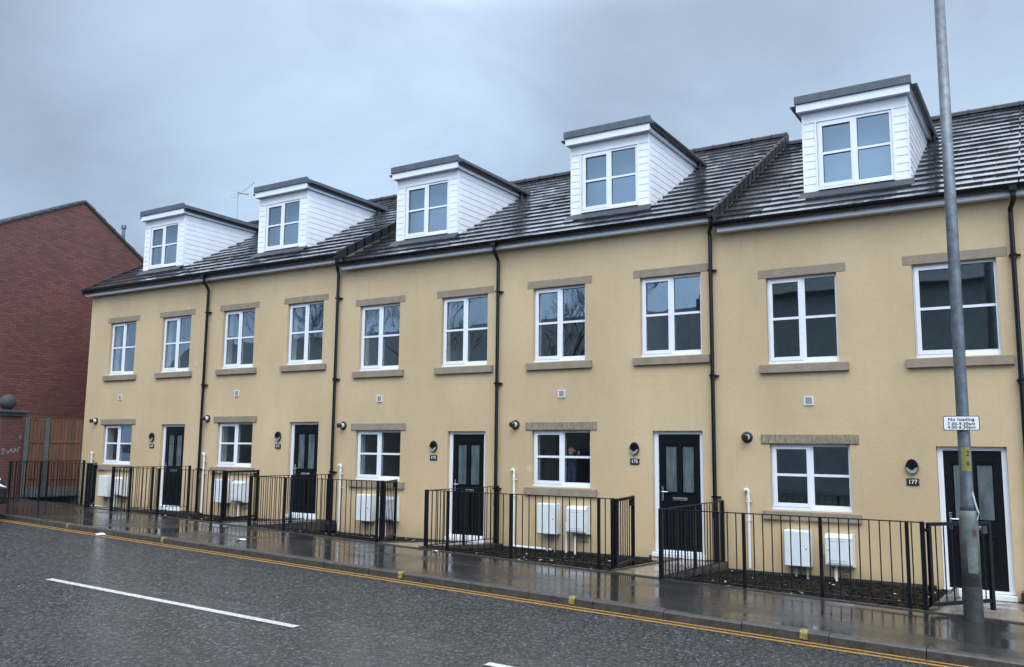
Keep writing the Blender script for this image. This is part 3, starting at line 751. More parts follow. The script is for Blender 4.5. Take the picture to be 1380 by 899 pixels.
    def band(za, zb2, xa, xb):
        nB = max(1, round((zb2-za)/.133)); s = (zb2-za)/nB
        for k in range(nB):
            z0_, z1_ = za+s*k, za+s*(k+1)-.0035
            d.add([(xa, yd-.010, z0_), (xb, yd-.010, z0_), (xb, yd-.004, z1_), (xa, yd-.004, z1_), (xa, yd+.02, z0_), (xb, yd+.02, z0_), (xb, yd+.02, z1_), (xa, yd+.02, z1_)],
                  [(0, 1, 2, 3), (4, 5, 1, 0), (3, 2, 6, 7), (5, 6, 2, 1), (4, 0, 3, 7)])
    wx0, wx1, wz0, wz1 = cx-.59, cx+.59, zb_+.012, zb_+1.195
    band(zb_, wz1+.0, cx-dw+.02, wx0); band(zb_, wz1+.0, wx1, cx+dw-.02)
    d.box(cx-dw+.02, cx+dw-.02, yd-.012, yd+.02, wz1+.002, zt_)
    d.box(wx0-.03, wx0, yd-.022, yd+.02, zb_+.001, wz1+.03); d.box(wx1, wx1+.03, yd-.022, yd+.02, zb_+.001, wz1+.03); d.box(wx0, wx1, yd-.022, yd+.02, wz1+.001, wz1+.031)
    for s in (-1, 1):                       # corner trims and boarded cheeks
        X = cx+s*dw
        d.box(min(X, X-s*.02), max(X, X-s*.02), yd-.018, yd+.05, zb_-.0, zt_-.002)
        nB = 11; st_ = (zt_-zb_+.05)/nB
        for k in range(nB):
            z0_, z1_ = zb_-.05+st_*k, zb_-.05+st_*(k+1)-.0035
            ye0 = (z0_-ROOF[i])/SL+Y0+.1; ye1 = (z1_-ROOF[i])/SL+Y0+.1
            xo, xi, xb = X+s*.006, X, X-s*.03
            d.add([(xo, yd+.05, z0_), (xo, ye0, z0_), (xi, ye1, z1_), (xi, yd+.05, z1_), (xb, yd+.05, z0_), (xb, ye0, z0_), (xb, ye1, z1_), (xb, yd+.05, z1_)],
                  [(0, 1, 2, 3), (4, 5, 1, 0), (3, 2, 6, 7), (4, 0, 3, 7)])
        d.add([(X-s*.031, yd+.03, zb_-.05), (X-s*.031, (zt_-ROOF[i])/SL+Y0+.1, zt_), (X-s*.031, yd+.03, zt_)], [(0, 1, 2)])
    do = d.build('dormer', 'cladding', h)
    zf1 = zt_+.145; zf2 = zf1+.13
    yend = (zf2-.02-ROOF[i])/SL+Y0+.15
    m = MB(); ov = .06
    m.box(cx-dw-ov, cx+dw+ov, yd-.135, yd-.115, zt_, zf1); m.box(cx-dw-ov, cx+dw+ov, yd-.115, yd-.0, zt_+.003, zt_+.014)
    for s in (-1, 1):
        X = cx+s*(dw+ov); a, b = min(X, X-s*.02), max(X, X-s*.02)
        m.box(a, b, yd-.114, yend-.25, zt_+.002, zf1-.01)
        m.box(min(cx+s*dw, X-s*.02), max(cx+s*dw, X-s*.02), yd+.001, yend-.3, zt_+.004, zt_+.014)
    m.build('dormer_fascia', 'upvc', do)
    m = MB()
    m.box(cx-dw-ov-.025, cx+dw+ov+.025, yd-.165, yd-.10, zf1-.012, zf2, .006)
    m.box(cx-dw-ov-.004, cx+dw+ov+.004, yd-.10, yend, zf1+.0, zf2-.03)
    m.build('dormer_roof', 'roof_trim', do)
    m = MB()
    for s in (-1, 1):
        X = cx+s*(dw+ov+.058); zc_ = zf1-.015; n = 8; ra = .055
        V = []
        for yy, dzz in ((yd-.10, 0), (yend-.05, -.03)):
            for k in range(n+1): a = pi+pi*k/n; V.append((X+ra*cos(a), yy, zc_+dzz+ra*sin(a)))
        m.add(V, [(k, k+1, k+2+n, k+1+n) for k in range(n)]+[tuple(range(n+1)), tuple(range(n+1, 2*n+2)), (0, n, 2*n+1, n+1)])
        yy = 2.55+.15*i % .3
        yy = 2.9
        zz = zroof(i, yy)
        if zz < zc_-.05: m.tube([(X, yy, zc_), (X, yy, zz+.05), (X, yy-.06, zz+.02)], .032, 8)
        m.build('dormer_gutter', 'black_gloss', do); m = MB()
    m = MB()       # lead apron below the front and soakers along the cheeks
    ya_ = yd-.20
    m.add([(cx-dw-.05, yd+.0, zb_+.002), (cx+dw+.05, yd+.0, zb_+.002), (cx+dw+.05, yd-.03, zb_-.01), (cx-dw-.05, yd-.03, zb_-.01), (cx+dw+.08, ya_, zroof(i, ya_)+.050), (cx-dw-.08, ya_, zroof(i, ya_)+.050)],
          [(0, 1, 2, 3), (3, 2, 4, 5)])
    m.build('lead_flashing', 'lead', do, fix=False)
    window(h, wx0+.004, wx1-.004, wz0, wz1, name='dormer_window', yf_=yd-.004)
    m = MB(); m.box(wx0-.1, wx1+.1, yd+.34, yd+.36, zroof(i, yd+.35)+.06, zt_-.01); m.build('roller_blind', 'blind', h)
    # ---- wall fittings
    m = MB(); X, Z = hx+.07, 2.735+e
    m.box(X-.07, X+.07, -.012, -.001, Z-.065, Z+.065, .003); m.box(X-.075, X-.055, -.02, -.002, Z-.07, Z+.07); m.box(X+.055, X+.075, -.02, -.002, Z-.07, Z+.07)
    m.box(X-.054, X+.054, -.019, -.002, Z+.055, Z+.07); m.box(X-.054, X+.054, -.019, -.002, Z-.07, Z-.055)
    vv = m.build('wall_vent', 'white_plastic', h)
    m = MB()
    for k in range(5): m.box(X-.05, X+.05, -.020, -.012, Z-.048+k*.021, Z-.036+k*.021)
    m.build('louvre', 'grey_plastic', vv)
    m = MB(); X, Z = hx-.93, lt+.10
    m.lathe((X, 0, Z), [(.092, -.001), (.092, -.014), (.080, -.02), (.062, -.024), (.050, -.026)], 20, 'y')
    fl = m.build('boiler_flue', 'dark_plastic', h)
    m = MB(); m.lathe((X, 0, Z), [(.050, -.0265), (.050, -.105)], 16, 'y'); m.build('flue_liner', 'white_plastic', fl)
    m = MB(); m.lathe((X, 0, Z), [(.052, -.106), (.052, -.16), (.036, -.175)], 16, 'y'); m.build('flue_cap', 'dark_plastic', fl)
    m = MB(); wb = wall_z(i)
    vent_pipe(m, hx-.92, lt-.74, wb+.06)
    m.build('waste_pipe', 'white_plastic', h)
    if i < 5:
        # low-level pipe runs and meter boxes
        m = MB()
        if i in (0, 3):
            m.tube([(hx-.92, -.06, wb+.06), (hx-.90, -.062, wb+.04), (hx-.1, -.065, wb+.03)], .021, 8); m.build('ground_pipe', 'white_plastic', h); m = MB()
        m.tube([(hx+.20, -.06, lt-1.70), (hx+.20, -.06, wb-.05)], .024, 10)
        m.tube([(hx+.20, -.06, lt-1.69), (hx+.20, -.06, lt-1.66)], .028, 10)
        m.build('stub_pipe', 'white_plastic', h)
        # electric box
        m = MB(); a, b, t, bo = hx-.335, hx+.055, lt-1.335, lt-1.885
        m.box(a, b, -.195, -.0005, bo, t, .008); m.box(a+.012, b-.012, -.207, -.195, bo+.012, t-.012, .005)
        bx = m.build('electric_meter_box', 'box_white', h)
        m = MB(); m.lathe((b-.05, 0, (t+bo)/2), [(.011, -.2), (.011, -.2085)], 12, 'y'); m.build('lock', 'dark_plastic', bx)
        for px_, pr_ in ((a+.14, .018), (b-.08, .016)):
            m = MB(); m.tube([(px_, -.09, bo), (px_+.01, -.08, wb-.05)], pr_, 8); m.build('cable_duct', 'grey_plastic', bx)
        # gas box with sloped lid
        m = MB(); a, b, t, bo = hx+.29, hx+.68, lt-1.36, lt-1.835
        m.prism([(-.0005, bo-.02), (-.0005, t), (-.17, t), (-.225, t-.05), (-.225, bo+.03), (-.20, bo+.0)], a, b, 'x')
        m.box(a+.02, b-.06, -.233, -.2251, bo+.05, t-.075, .003); m.box(a-.006, b+.006, -.232, -.15, t-.066, t-.052)
        bx = m.build('gas_meter_box', 'box_white', h)
        m = MB(); m.box(a+.06, b-.08, -.236, -.232, bo+.085, bo+.09); m.box(a+.06, b-.08, -.236, -.232, t-.105, t-.10); m.lathe((a+.045, 0, (t+bo)/2), [(.010, -.2331), (.010, -.236)], 10, 'y')
        m.build('lid_seam', 'grey_plastic', bx)
        m = MB(); m.tube([(a+.12, -.10, bo+.02), (a+.12, -.10, wb-.05)], .026, 8); m.build('gas_pipe', 'white_plastic', bx); m = MB(); m.tube([(b-.05, -.05, bo), (b-.05, -.05, bo-.12), (b-.2, -.05, bo-.13)], .010, 6); m.build('vent_tube', 'grey_plastic', bx)
    # eyelid wall light
    m = MB(); X, Z = hx+1.53, lt-.325
    def egg(sc_=1, zoff=0, n=20): return [(X+.088*sc_*cos(2*pi*k/n)*(1-.10*sin(2*pi*k/n)), Z+zoff+.108*sc_*sin(2*pi*k/n)) for k in range(n)]
    m.prism(egg(), -.035, -.001, 'y'); la = m.build('wall_light', 'dark_plastic', h)
    m = MB(); m.prism([(X+.078*cos(a), Z-.012+.092*sin(a)) for a in [pi+pi*k/12 for k in range(13)]]+[(X+.045, Z-.02), (X+.018, Z-.048), (X-.018, Z-.048), (X-.045, Z-.02)], -.055, -.036, 'y'); m.build('light_lens', 'lamp_lens', la)
    m = MB(); m.prism([(X+.07*cos(a), Z+.0+.09*sin(a)) for a in [pi*k/12 for k in range(13)]]+[(X-.045, Z-.02), (X-.018, Z-.048), (X+.018, Z-.048), (X+.045, Z-.02)], -.062, -.036, 'y'); m.build('light_hood', 'black_gloss', la)
    # number plate
    m = MB(); Z = lt-.553; w2, h2 = .088, .048
    m.prism([(X-w2, Z-h2), (X-.04, Z-h2-.004), (X, Z-h2-.007), (X+.04, Z-h2-.004), (X+w2, Z-h2), (X+w2, Z-.02), (X+w2-.008, Z-.012), (X+w2-.008, Z+.012), (X+w2, Z+.02), (X+w2, Z+h2), (X+.04, Z+h2+.004), (X, Z+h2+.007), (X-.04, Z+h2+.004), (X-w2, Z+h2), (X-w2, Z+.02), (X-w2+.008, Z+.012), (X-w2+.008, Z-.012), (X-w2, Z-.02)], -.014, -.001, 'y')
    pt = m.build('number_plate', 'sign_black', h)
    text_mesh(NUM[i], .085, 'numeral_white', 'numerals', pt, lambda x, y, z: (X+x, -.0155-z, Z+y), bold=.001)
    if i == 0:   # television aerial on the ridge
        m = MB(); ax, ay = -1.42, YR+.0
        zt2 = 9.78
        m.tube([(ax, ay, zroof(0, YR)-.1), (ax, ay, zt2)], .011, 6)
        m.tube([(ax-.12, ay+.1, zt2-.03), (ax+1.05, ay-.25, zt2+.13)], .008, 5)
        for k in range(9):
            t = k/8; px, py, pz = ax+.25+.8*t, ay-.05-.2*t, zt2+.03+.10*t
            m.tube([(px, py-.02, pz-.06), (px, py+.02, pz+.06)], .004, 4)
        m.tube([(ax-.35, ay, zt2+.14), (ax+.05, ay, zt2+.08)], .005, 4); m.tube([(ax-.35, ay, zt2-.04), (ax+.05, ay, zt2+.02)], .005, 4)
        m.tube([(ax-.25, ay, zt2-.12), (ax+.05, ay, zt2-.10)], .005, 4)
        m.tube([(ax, ay, zt2+.04), (ax+.62, ay-.12, zt2-.16)], .03, 6)
        m.build('tv_aerial', 'grey_plastic', h)
for i in range(6): house(i)

# ---------------------------------------------------------------- gardens and paths
CX = [-1.15, 3.2, 7.8, 12.13, 16.5, 20.95]      # front-left railing corners
EX = [2.22, 6.92, 11.17, 15.66, 19.82]           # right end of each front run
def gz(i, x, y, path=False):
    t = max(0, min(1, y/yf(x))); return (path_z(i)-.015 if path else wall_z(i))*(1-t)+(zp(x, yf(x)))*t
def gardens():
    for i in range(5):
        a, b = CX[i]-(.30 if i == 0 else 0), EX[i]+.03
        sheet('garden_bed', 'soil', [a+(b-a)*k/14 for k in range(15)], lambda x: yf(x)+.026, lambda x: 0.0, lambda x, y: gz(i, x, y)-.03+.02*sin(x*9.1+y*5)*sin(x*3.7-y*8), 12)
        a2, b2 = b+.055, CX[i+1]-.03
        sheet('path', 'path_slab', [a2, (a2+b2)/2, b2], lambda x: yf(x)+.026, lambda x: 0.0, lambda x, y: gz(i, x, y, True)+.015, 3)
        m = MB()     # concrete edging beside the path
        for X0, X1 in ((b, b+.05), (b2+.002, b2+.06)):
            V = []
            for yy in (yf(X0)+.03, -.01):
                z = max(gz(i, X0, yy), gz(i, X0, yy, True))+.035
                V += [(X0, yy, z-.2), (X0, yy, z), (X1, yy, z), (X1, yy, z-.2)]
            m.add(V, [(0, 1, 5, 4), (1, 2, 6, 5), (2, 3, 7, 6), (0, 3, 2, 1), (4, 5, 6, 7)])
        tag(m.build('path_edging', 'kerb_concrete'), kind='structure')
    sheet('path', 'path_slab', [20.95, 25, 30], lambda x: yf(x)+.026, lambda x: 0.0, lambda x, y: gz(5, x, y, True)+.015, 3)
    # bark and stones scattered on the beds
    for nm, mat, n, s0, s1, sd in (('bark_mulch', 'bark', 7000, .010, .034, 5), ('soil_stones', 'debris', 160, .012, .035, 8)):
        rr = random.Random(sd); m = MB()
        for k in range(n):
            i = rr.randrange(5); a, b = CX[i]-(.25 if i == 0 else 0), EX[i]
            x = rr.uniform(a+.03, b); y = rr.uniform(yf(x)+.05, -.03); z = gz(i, x, y)-.018
            s = rr.uniform(s0, s1)
            c_ = Vector((x, y, z+s*.25)); q = Matrix.Rotation(rr.uniform(0, 6.3), 3, 'Z') @ Matrix.Rotation(rr.uniform(-.8, .8), 3, 'X')
            V = [c_+q @ Vector(p) for p in ((-s, -s*.4, -s*.2), (s, -s*.5, -s*.2), (s*.8, s*.5, -s*.2), (-s*.9, s*.4, -s*.2), (-s*.6, -s*.2, s*.35), (s*.7, -s*.3, s*.3), (s*.5, s*.3, s*.35), (-s*.7, s*.2, s*.3))]
            m.add(V, [(0, 1, 5, 4), (1, 2, 6, 5), (2, 3, 7, 6), (3, 0, 4, 7), (4, 5, 6, 7)])
        o = m.build(nm, mat, fix=False)
        tag(o, 'dark wet bark and soil crumbs spread over the garden beds' if nm == 'bark_mulch' else 'small pale stones scattered over the garden beds', 'mulch' if nm == 'bark_mulch' else 'stones', kind='stuff')
gardens()

# ---------------------------------------------------------------- railings
TZ = [1.065, 1.0, .915, .793, .693]
PS = [(.2, 2.11), (3.84, 4.83, 6.6), (8.76, 9.97, 11.08), (12.59, 13.87, 15.43), (17.67, 18.65, 19.65)]
GA = [(142, .95), (95, .93), (117, .95), (99, .95), (52, .97)]
BZ = [(.145, .105), (.083, .044), (-.003, -.082), (-.125, -.175), (-.225, -.255)]   # bottom rail height at left and right end
def rail_y(i, x):
    return {0: -2.08, 1: -2.15-.015*(x-3.2), 2: -2.28-.02*(x-7.8), 3: -2.32-.05*(x-12.13), 4: -2.72-.03*(x-16.5)}[i]
def obox(mb, p, q, w, z0a, z1a, z0b=None, z1b=None):
    """bar of plan width w from p to q with given bottom and top heights."""
    z0b = z0a if z0b is None else z0b; z1b = z1a if z1b is None else z1b
    p, q = Vector((p[0], p[1], 0)), Vector((q[0], q[1], 0)); d = (q-p).normalized(); n = Vector((-d.y, d.x, 0))*w/2
    mb.add([(*(p-n).xy, z0a), (*(q-n).xy, z0b), (*(q+n).xy, z0b), (*(p+n).xy, z0a), (*(p-n).xy, z1a), (*(q-n).xy, z1b), (*(q+n).xy, z1b), (*(p+n).xy, z1a)],
           [(0, 3, 2, 1), (4, 5, 6, 7), (0, 1, 5, 4), (1, 2, 6, 5), (2, 3, 7, 6), (3, 0, 4, 7)])
def run(parent, p, q, zt, zb0, zb1, sp=.12):
    L_ = math.hypot(q[0]-p[0], q[1]-p[1])
    m = MB(); obox(m, p, q, .04, zt-.012, zt); m.build('top_rail', 'black_paint', parent)
    m = MB(); obox(m, p, q, .04, zb0, zb0+.012, zb1, zb1+.012); m.build('bottom_rail', 'black_paint', parent)
    m = MB(); n = max(2, round(L_/sp))
    for k in range(1, n):
        t = k/n; x, y = p[0]+(q[0]-p[0])*t, p[1]+(q[1]-p[1])*t
        m.tube([(x, y, zb0+(zb1-zb0)*t+.008), (x, y, zt-.006)], .0080, 6, cap=False)
    m.build('infill_bars', 'black_paint', parent)
def post(parent, x, y, z0, z1, w=.045, ang=0):
    m = MB(); h = w/2; m.box(x-h, x+h, y-h, y+h, z0, z1, .003); return m.build('post', 'black_paint', parent, origin=(x, y, z0))
rl = ['black bow-free steel railing enclosing the left end garden beside the timber fence',
      'black steel railing in front of house 171, second garden from the brick pier',
      'black steel railing in front of house 173 with its gate folded back',
      'black steel railing in front of house 175, below the window with the waving child',
      'long black steel railing in front of house 177, ending beside the lamp column']
rl[0] = 'black steel railing enclosing the leftmost garden beside the timber fence'
for i in range(5):
    xa, xb = CX[i], EX[i]; ya, yb = rail_y(i, xa), rail_y(i, xb); t = TZ[i]; b0, b1 = BZ[i]
    h = thing('railing', ((xa+xb)/2, (ya+yb)/2, zp(xa, ya)), rl[i], 'railing', 'black garden railings')
    run(h, (xa, ya), (xb, yb), t, b0, b1)
    for x in PS[i]:
        y = rail_y(i, x); post(h, x, y, zp(x, y)-.06, t-.012, .04)
    post(h, xa, ya, zp(xa, ya)-.10, t+.004, .055); post(h, xb, yb, zp(xb, yb)-.10, t+.004, .05)
    # return to the wall
    yw = -.12; zw = wall_z(i)
    zret = b0-.06
    run(h, (xa, ya+.03), (xa, yw), t-.002, b0-.002, zret)
    post(h, xa, yw, gz(i, xa, yw)-.05, t+.004, .05)
    post(h, xa, (ya+yw)/2, gz(i, xa, (ya+yw)/2)-.05, t-.015, .04)
    # gate
    ang, gl = GA[i]; ang = R(ang); hx_, hy_ = xb+.055, yb
    d = Vector((cos(ang), sin(ang)))
    P = lambda s: (hx_+d.x*s, hy_+d.y*s)
    gb = b1-.01
    m = MB()
    obox(m, P(0), P(gl), .04, t-.045, t-.005); obox(m, P(0), P(gl), .04, gb, gb+.04)
    obox(m, P(0), P(.04), .041, gb+.04, t-.045); obox(m, P(gl-.045), P(gl), .045, gb-.09, t)
    g = m.build('gate', 'black_paint', h, origin=(hx_, hy_, gb))
    m = MB(); k_ = 8
    for k in range(1, k_):
        x, y = P(gl*k/k_); m.tube([(x, y, gb+.03), (x, y, t-.03)], .0080, 6, cap=False)
    m.build('gate_bars', 'black_paint', g)
    m = MB()
    for z in (t-.11, gb+.12): m.box(xb+.01, hx_+.012, hy_-.02, hy_+.02, z, z+.035)
    m.build('hinge', 'black_paint', g)
    m = MB(); x, y = P(gl-.09); m.box(x-.03, x+.03, y-.03, y+.03, t-.15, t-.06); m.build('latch', 'galvanised' if i == 4 else 'black_paint', g)

# ---------------------------------------------------------------- lamp column and sign
def lamp_column():
    x, y = 20.33, -3.04; z0 = zp(x, y)
    h = thing('lamp_column', (x, y, z0), 'tall grey galvanised lamp column at the pavement edge in front of door 177', 'lamp post')
    m = MB(); m.lathe((x, y, 0), [(.104, z0-.05), (.103, z0+.02), (.100, .02), (.0995, .03)], 24); m.build('painted_foot', 'column_dark', h, smooth=False)
    m = MB(); m.lathe((x, y, 0), [(.098, .0301), (.097, .60), (.096, .78), (.090, .86)], 24); ba = m.build('base', 'column_base', h, smooth=True)
    m = MB(); a = math.atan2(-14.3-y, 21.3-x)+.25
    def on(r, da, z): return (x+r*cos(a+da), y+r*sin(a+da), z)
    V = []
    for z in (.18, .56):
        for k in range(7): V.append(on(.1005, -.55+1.1*k/6, z))
    m.add(V, [(k, k+1, k+8, k+7) for k in range(6)]); m.build('access_door', 'column_base', ba, smooth=True)
    m = MB(); m.lathe((x, y, 0), [(.088, .84), (.080, .93), (.0685, 1.10), (.067, 1.6), (.064, 4), (.057, 8.2)], 24)
    m.build('shaft', 'galvanised', h, smooth=True)
    m = MB(); m.tube([(x, y, 8.15), (x, y-.2, 8.5), (x, y-.7, 8.62), (x, y-1.2, 8.66)], .035, 10); ar = m.build('bracket_arm', 'galvanised', h, smooth=True)
    m = MB(); m.box(x-.15, x+.15, y-1.95, y-1.15, 8.60, 8.72, .03); m.build('lantern', 'grey_plastic', h)
    # stickers wrapped round the shaft
    def patch(nm, r, a0, a1, za, zb, mat):
        m = MB(); V = []
        for z in (za, zb):
            for k in range(9): V.append(on(r, a0+(a1-a0)*k/8, z))
        m.add(V, [(k, k+1, k+10, k+9) for k in range(8)]); return m.build(nm, mat, h, smooth=True)
    st = patch('number_sticker', .0690, -.85, .75, 1.30, 1.57, 'sticker_yellow')
    for t, z in (('2', 1.495), ('6', 1.385)):
        text_mesh(t, .085, 'sign_black', 'numerals', st, lambda u, v, w: on(.0705+w, .18+u/.069, z+v), bold=.0, depth=.002)
    patch('red_sticker', .1010, .10, .55, .585, .66, 'sticker_red')
    patch('dark_label', .0715, .0, .55, .93, 1.01, 'column_dark')
    m = MB()     # scrap of tape tied round the column
    V = []
    import itertools
    pts = [(.076, .35, 1.06), (.081, .55, 1.00), (.088, .72, .93), (.099, .85, .87), (.111, .95, .83), (.104, .75, .79), (.100, .6, .75)]
    for (r_, da, z) in pts:
        V.append(on(r_, da, z)); V.append(on(r_+.004, da+.33, z+.012))
    m.add(V, [(2*k, 2*k+1, 2*k+3, 2*k+2) for k in range(len(pts)-1)]); m.build('tape_scrap', 'tape_green', h)
    # parking plate: faces the road, slightly turned to the viewer
    s = thing('parking_sign', (x, y-.09, 1.80), 'small white no loading plate strapped to the lamp column', 'sign')
    zc = 1.867-.03; w2, h2 = .185, .082
    def plate(nm, w_, h_, r_, y0_, y1_, mat):
        pts_ = []
        for (sx, sy, a0) in ((1, 1, 0), (-1, 1, 90), (-1, -1, 180), (1, -1, 270)):
            for k in range(5):
                a_ = R(a0+k*22.5); pts_.append((x-.01+sx*(w_-r_)+r_*cos(a_), zc+sy*(h_-r_)+r_*sin(a_)))
        m = MB(); m.prism(pts_, y+y0_, y+y1_, 'y'); return m.build(nm, mat, s)
    plate('plate_border', w2, h2, .02, -.085, -.080, 'sign_black'); pf = plate('plate', w2-.008, h2-.008, .015, -.0865, -.0851, 'sign_face')
    for t, zz in (('No loading', .042), ('7.00-9.30am', -.008), ('4.00-6.30pm', -.046)):
        text_mesh(t, .050 if zz > 0 else .047, 'sign_black', 'lettering', pf, lambda u, v, w: (x-.01+u, y-.0875-w, zc+zz+v), bold=.0008, xs=1.12, space=1.08)
    m = MB(); m.lathe((x, y, 0), [(.069, zc-.012), (.069, zc+.012)], 20); m.box(x-.03, x+.03, y-.08, y-.06, zc-.012, zc+.012); m.build('clamp', 'galvanised', s)
lamp_column()

# ---------------------------------------------------------------- brick pier, fence, brick house
def left_side():
    zg = zp(-3, -1.5)-.03
    h = thing('brick_pier', (-2.9, -1.34, zg), 'red brick gate pier with a stone ball on top at the left edge', 'pier')
    m = MB(); m.box(-3.2, -2.6, -1.62, -1.06, zg-.1, 2.22); m.build('shaft', 'pier_brick', h, origin=(-2.9, -1.34, zg))
    m = MB(); m.box(-3.26, -2.54, -1.68, -1.00, 2.221, 2.30, .01); m.box(-3.30, -2.50, -1.72, -.96, 2.301, 2.375, .015); m.build('cap', 'cap_stone', h)
    m = MB(); m.lathe((-2.9, -1.34, 0), [(.12, 2.376), (.09, 2.41)]+[(.205*cos(R(a)), 2.60+.205*sin(R(a))) for a in range(-64, 90, 8)]+[(.004, 2.805)], 24); m.build('stone_ball', 'cap_stone', h, smooth=True)
    m = MB(); X = -2.596
    strokes = [[(-1.47, 1.33), (-1.53, 1.36), (-1.55, 1.32), (-1.49, 1.27), (-1.51, 1.22), (-1.57, 1.23)], [(-1.42, 1.30), (-1.42, 1.24), (-1.37, 1.24), (-1.36, 1.31)], [(-1.36, 1.27), (-1.31, 1.37), (-1.27, 1.25)], [(-1.34, 1.29), (-1.28, 1.30)],
               [(-1.24, 1.24), (-1.22, 1.37), (-1.17, 1.33), (-1.22, 1.29)], [(-1.14, 1.26), (-1.12, 1.38), (-1.09, 1.40)], [(-1.60, .62), (-1.58, .40)], [(-1.12, 1.72), (-1.09, 1.66), (-1.11, 1.60)]]
    for s in strokes:
        for (p, q) in zip(s, s[1:]):
            d = Vector((q[0]-p[0], q[1]-p[1])); n = Vector((-d.y, d.x)).normalized()*.011
            m.quad((X, p[0]-n.x, p[1]-n.y), (X, q[0]-n.x, q[1]-n.y), (X, q[0]+n.x, q[1]+n.y), (X, p[0]+n.x, p[1]+n.y)); X += .0003
    m.build('graffiti', 'spray_paint', h)
    # fence from pier to the corner of the end house
    h = thing('timber_fence', (-2, -.5, zg), 'brown close-boarded timber fence with concrete posts between pier and end house', 'fence')
    A, B = Vector((-2.56, -.98)), Vector((-1.53, .10)); D = (B-A); L_ = D.length; d = D/L_
    def at(s): return A+d*s
    tp = [0.05, L_*.37, L_-.02]
    for k, s in enumerate(tp):
        p = at(s); m = MB(); obox(m, (p-d*.055), (p+d*.055), .11, zg-.2, 2.20 if k < 2 else 2.1); m.build('concrete_post', 'grey_post', h)
    for s0, s1 in ((tp[0]+.06, tp[1]-.06), (tp[1]+.06, tp[2]-.06)):
        m = MB(); obox(m, at(s0), at(s1), .05, zg-.6, .36); m.build('gravel_board', 'grey_post', h)
        m = MB(); s = s0; rr = random.Random(2)
        while s < s1-.01:
            e_ = min(s+.09, s1); o_ = rr.uniform(-.009, .009); n = Vector((d.y, -d.x))*(.012+o_)
            obox(m, at(s)+n, at(e_-.010)+n, .018, .361, 2.13+rr.uniform(-.004, .004)); s = e_
        n = Vector((d.y, -d.x))*.03
        for z in (.55, 1.52): obox(m, at(s0)+n, at(s1)+n, .03, z, z+.06)
        obox(m, at(s0), at(s1), .07, 2.137, 2.165)
        m.build('fence_panel', 'fence_timber', h)
    # brick house with gable to the right
    t = 0.0; dv = Vector((sin(t), cos(t), 0)); nv = Vector((cos(t), -sin(t), 0)); ap = Vector((-4.4, 1.32, 0)); zr2 = 9.05; WF, WB, SF, SB = 3.15, 4.2, .500, .68
    h = thing('brick_house', (ap.x, ap.y, zg), 'dark red brick gabled house with a plain side wall left of the terrace', 'house')
    h.rotation_euler.z = t*-1
    # local frame: x along nv, y along dv
    def build_local(mb, name, mat, parent, fix=True):
        me = bpy.data.meshes.new(name); me.from_pydata([tuple(v) for v in mb.v], [], mb.f)
        import bmesh
        if fix:
            b = bmesh.new(); b.from_mesh(me); bmesh.ops.recalc_face_normals(b, faces=b.faces); b.to_mesh(me); b.free()
        me.materials.append(M[mat]); o = bpy.data.objects.new(name, me); COL.objects.link(o); o.parent = parent; return o
    Z = lambda z: z-zg
    m = MB(); m.prism([(-WF, -.3), (WB, -.3), (WB, Z(zr2)-WB*SB), (0, Z(zr2)), (-WF, Z(zr2)-WF*SF)], -9, 0, 'x'); build_local(m, 'wall', 'red_brick', h)
    m = MB(); n = 12
    for s, hw, sl_ in ((-1, WF, SF), (1, WB, SB)):
        for k in range(n):
            a0, a1 = (hw+.2)*(1-k/n), max(0, (hw+.2)*(1-(k+1)/n)-.02)
            z0_, z1_ = Z(zr2)-a0*sl_+.085, Z(zr2)-a1*sl_+.055
            m.add([(-9.1, s*a0, z0_), (.06, s*a0, z0_), (.06, s*a1, z1_), (-9.1, s*a1, z1_), (-9.1, s*a0, z0_-.05), (.06, s*a0, z0_-.05), (.06, s*a1, z1_-.05), (-9.1, s*a1, z1_-.05)],
                  [(0, 1, 2, 3), (4, 5, 1, 0), (5, 6, 2, 1), (7, 6, 5, 4)])
    build_local(m, 'roof', 'roof_tile', h)
    m = MB()
    for s, hw, sl_ in ((-1, WF, SF), (1, WB, SB)):
        e_ = hw+.15; A_ = [(s*e_, Z(zr2)-e_*sl_-.03), (0, Z(zr2)-.03), (0, Z(zr2)+.045), (s*e_, Z(zr2)-e_*sl_+.045)]
        m.prism(A_, .0, .045, 'x')
    build_local(m, 'verge', 'cap_stone', h)
    m = MB(); m.lathe((-1.6, 2.47, 0), [(.055, Z(zr2)-2), (.055, Z(zr2)-.12)], 12); m.lathe((-1.6, 2.47, 0), [(.085, Z(zr2)-.12), (.085, Z(zr2)+.0)], 12)
    build_local(m, 'roof_flue', 'galvanised', h)
    m = MB(); m.tube([(.04, 3.0-.3, -.1), (.04, 2.7, Z(3.3))], .03, 8); m.lathe((.05, 2.7, 0), [(.05, Z(3.3)), (.06, Z(3.42))], 10); build_local(m, 'soil_pipe', 'dark_plastic', h)
left_side()

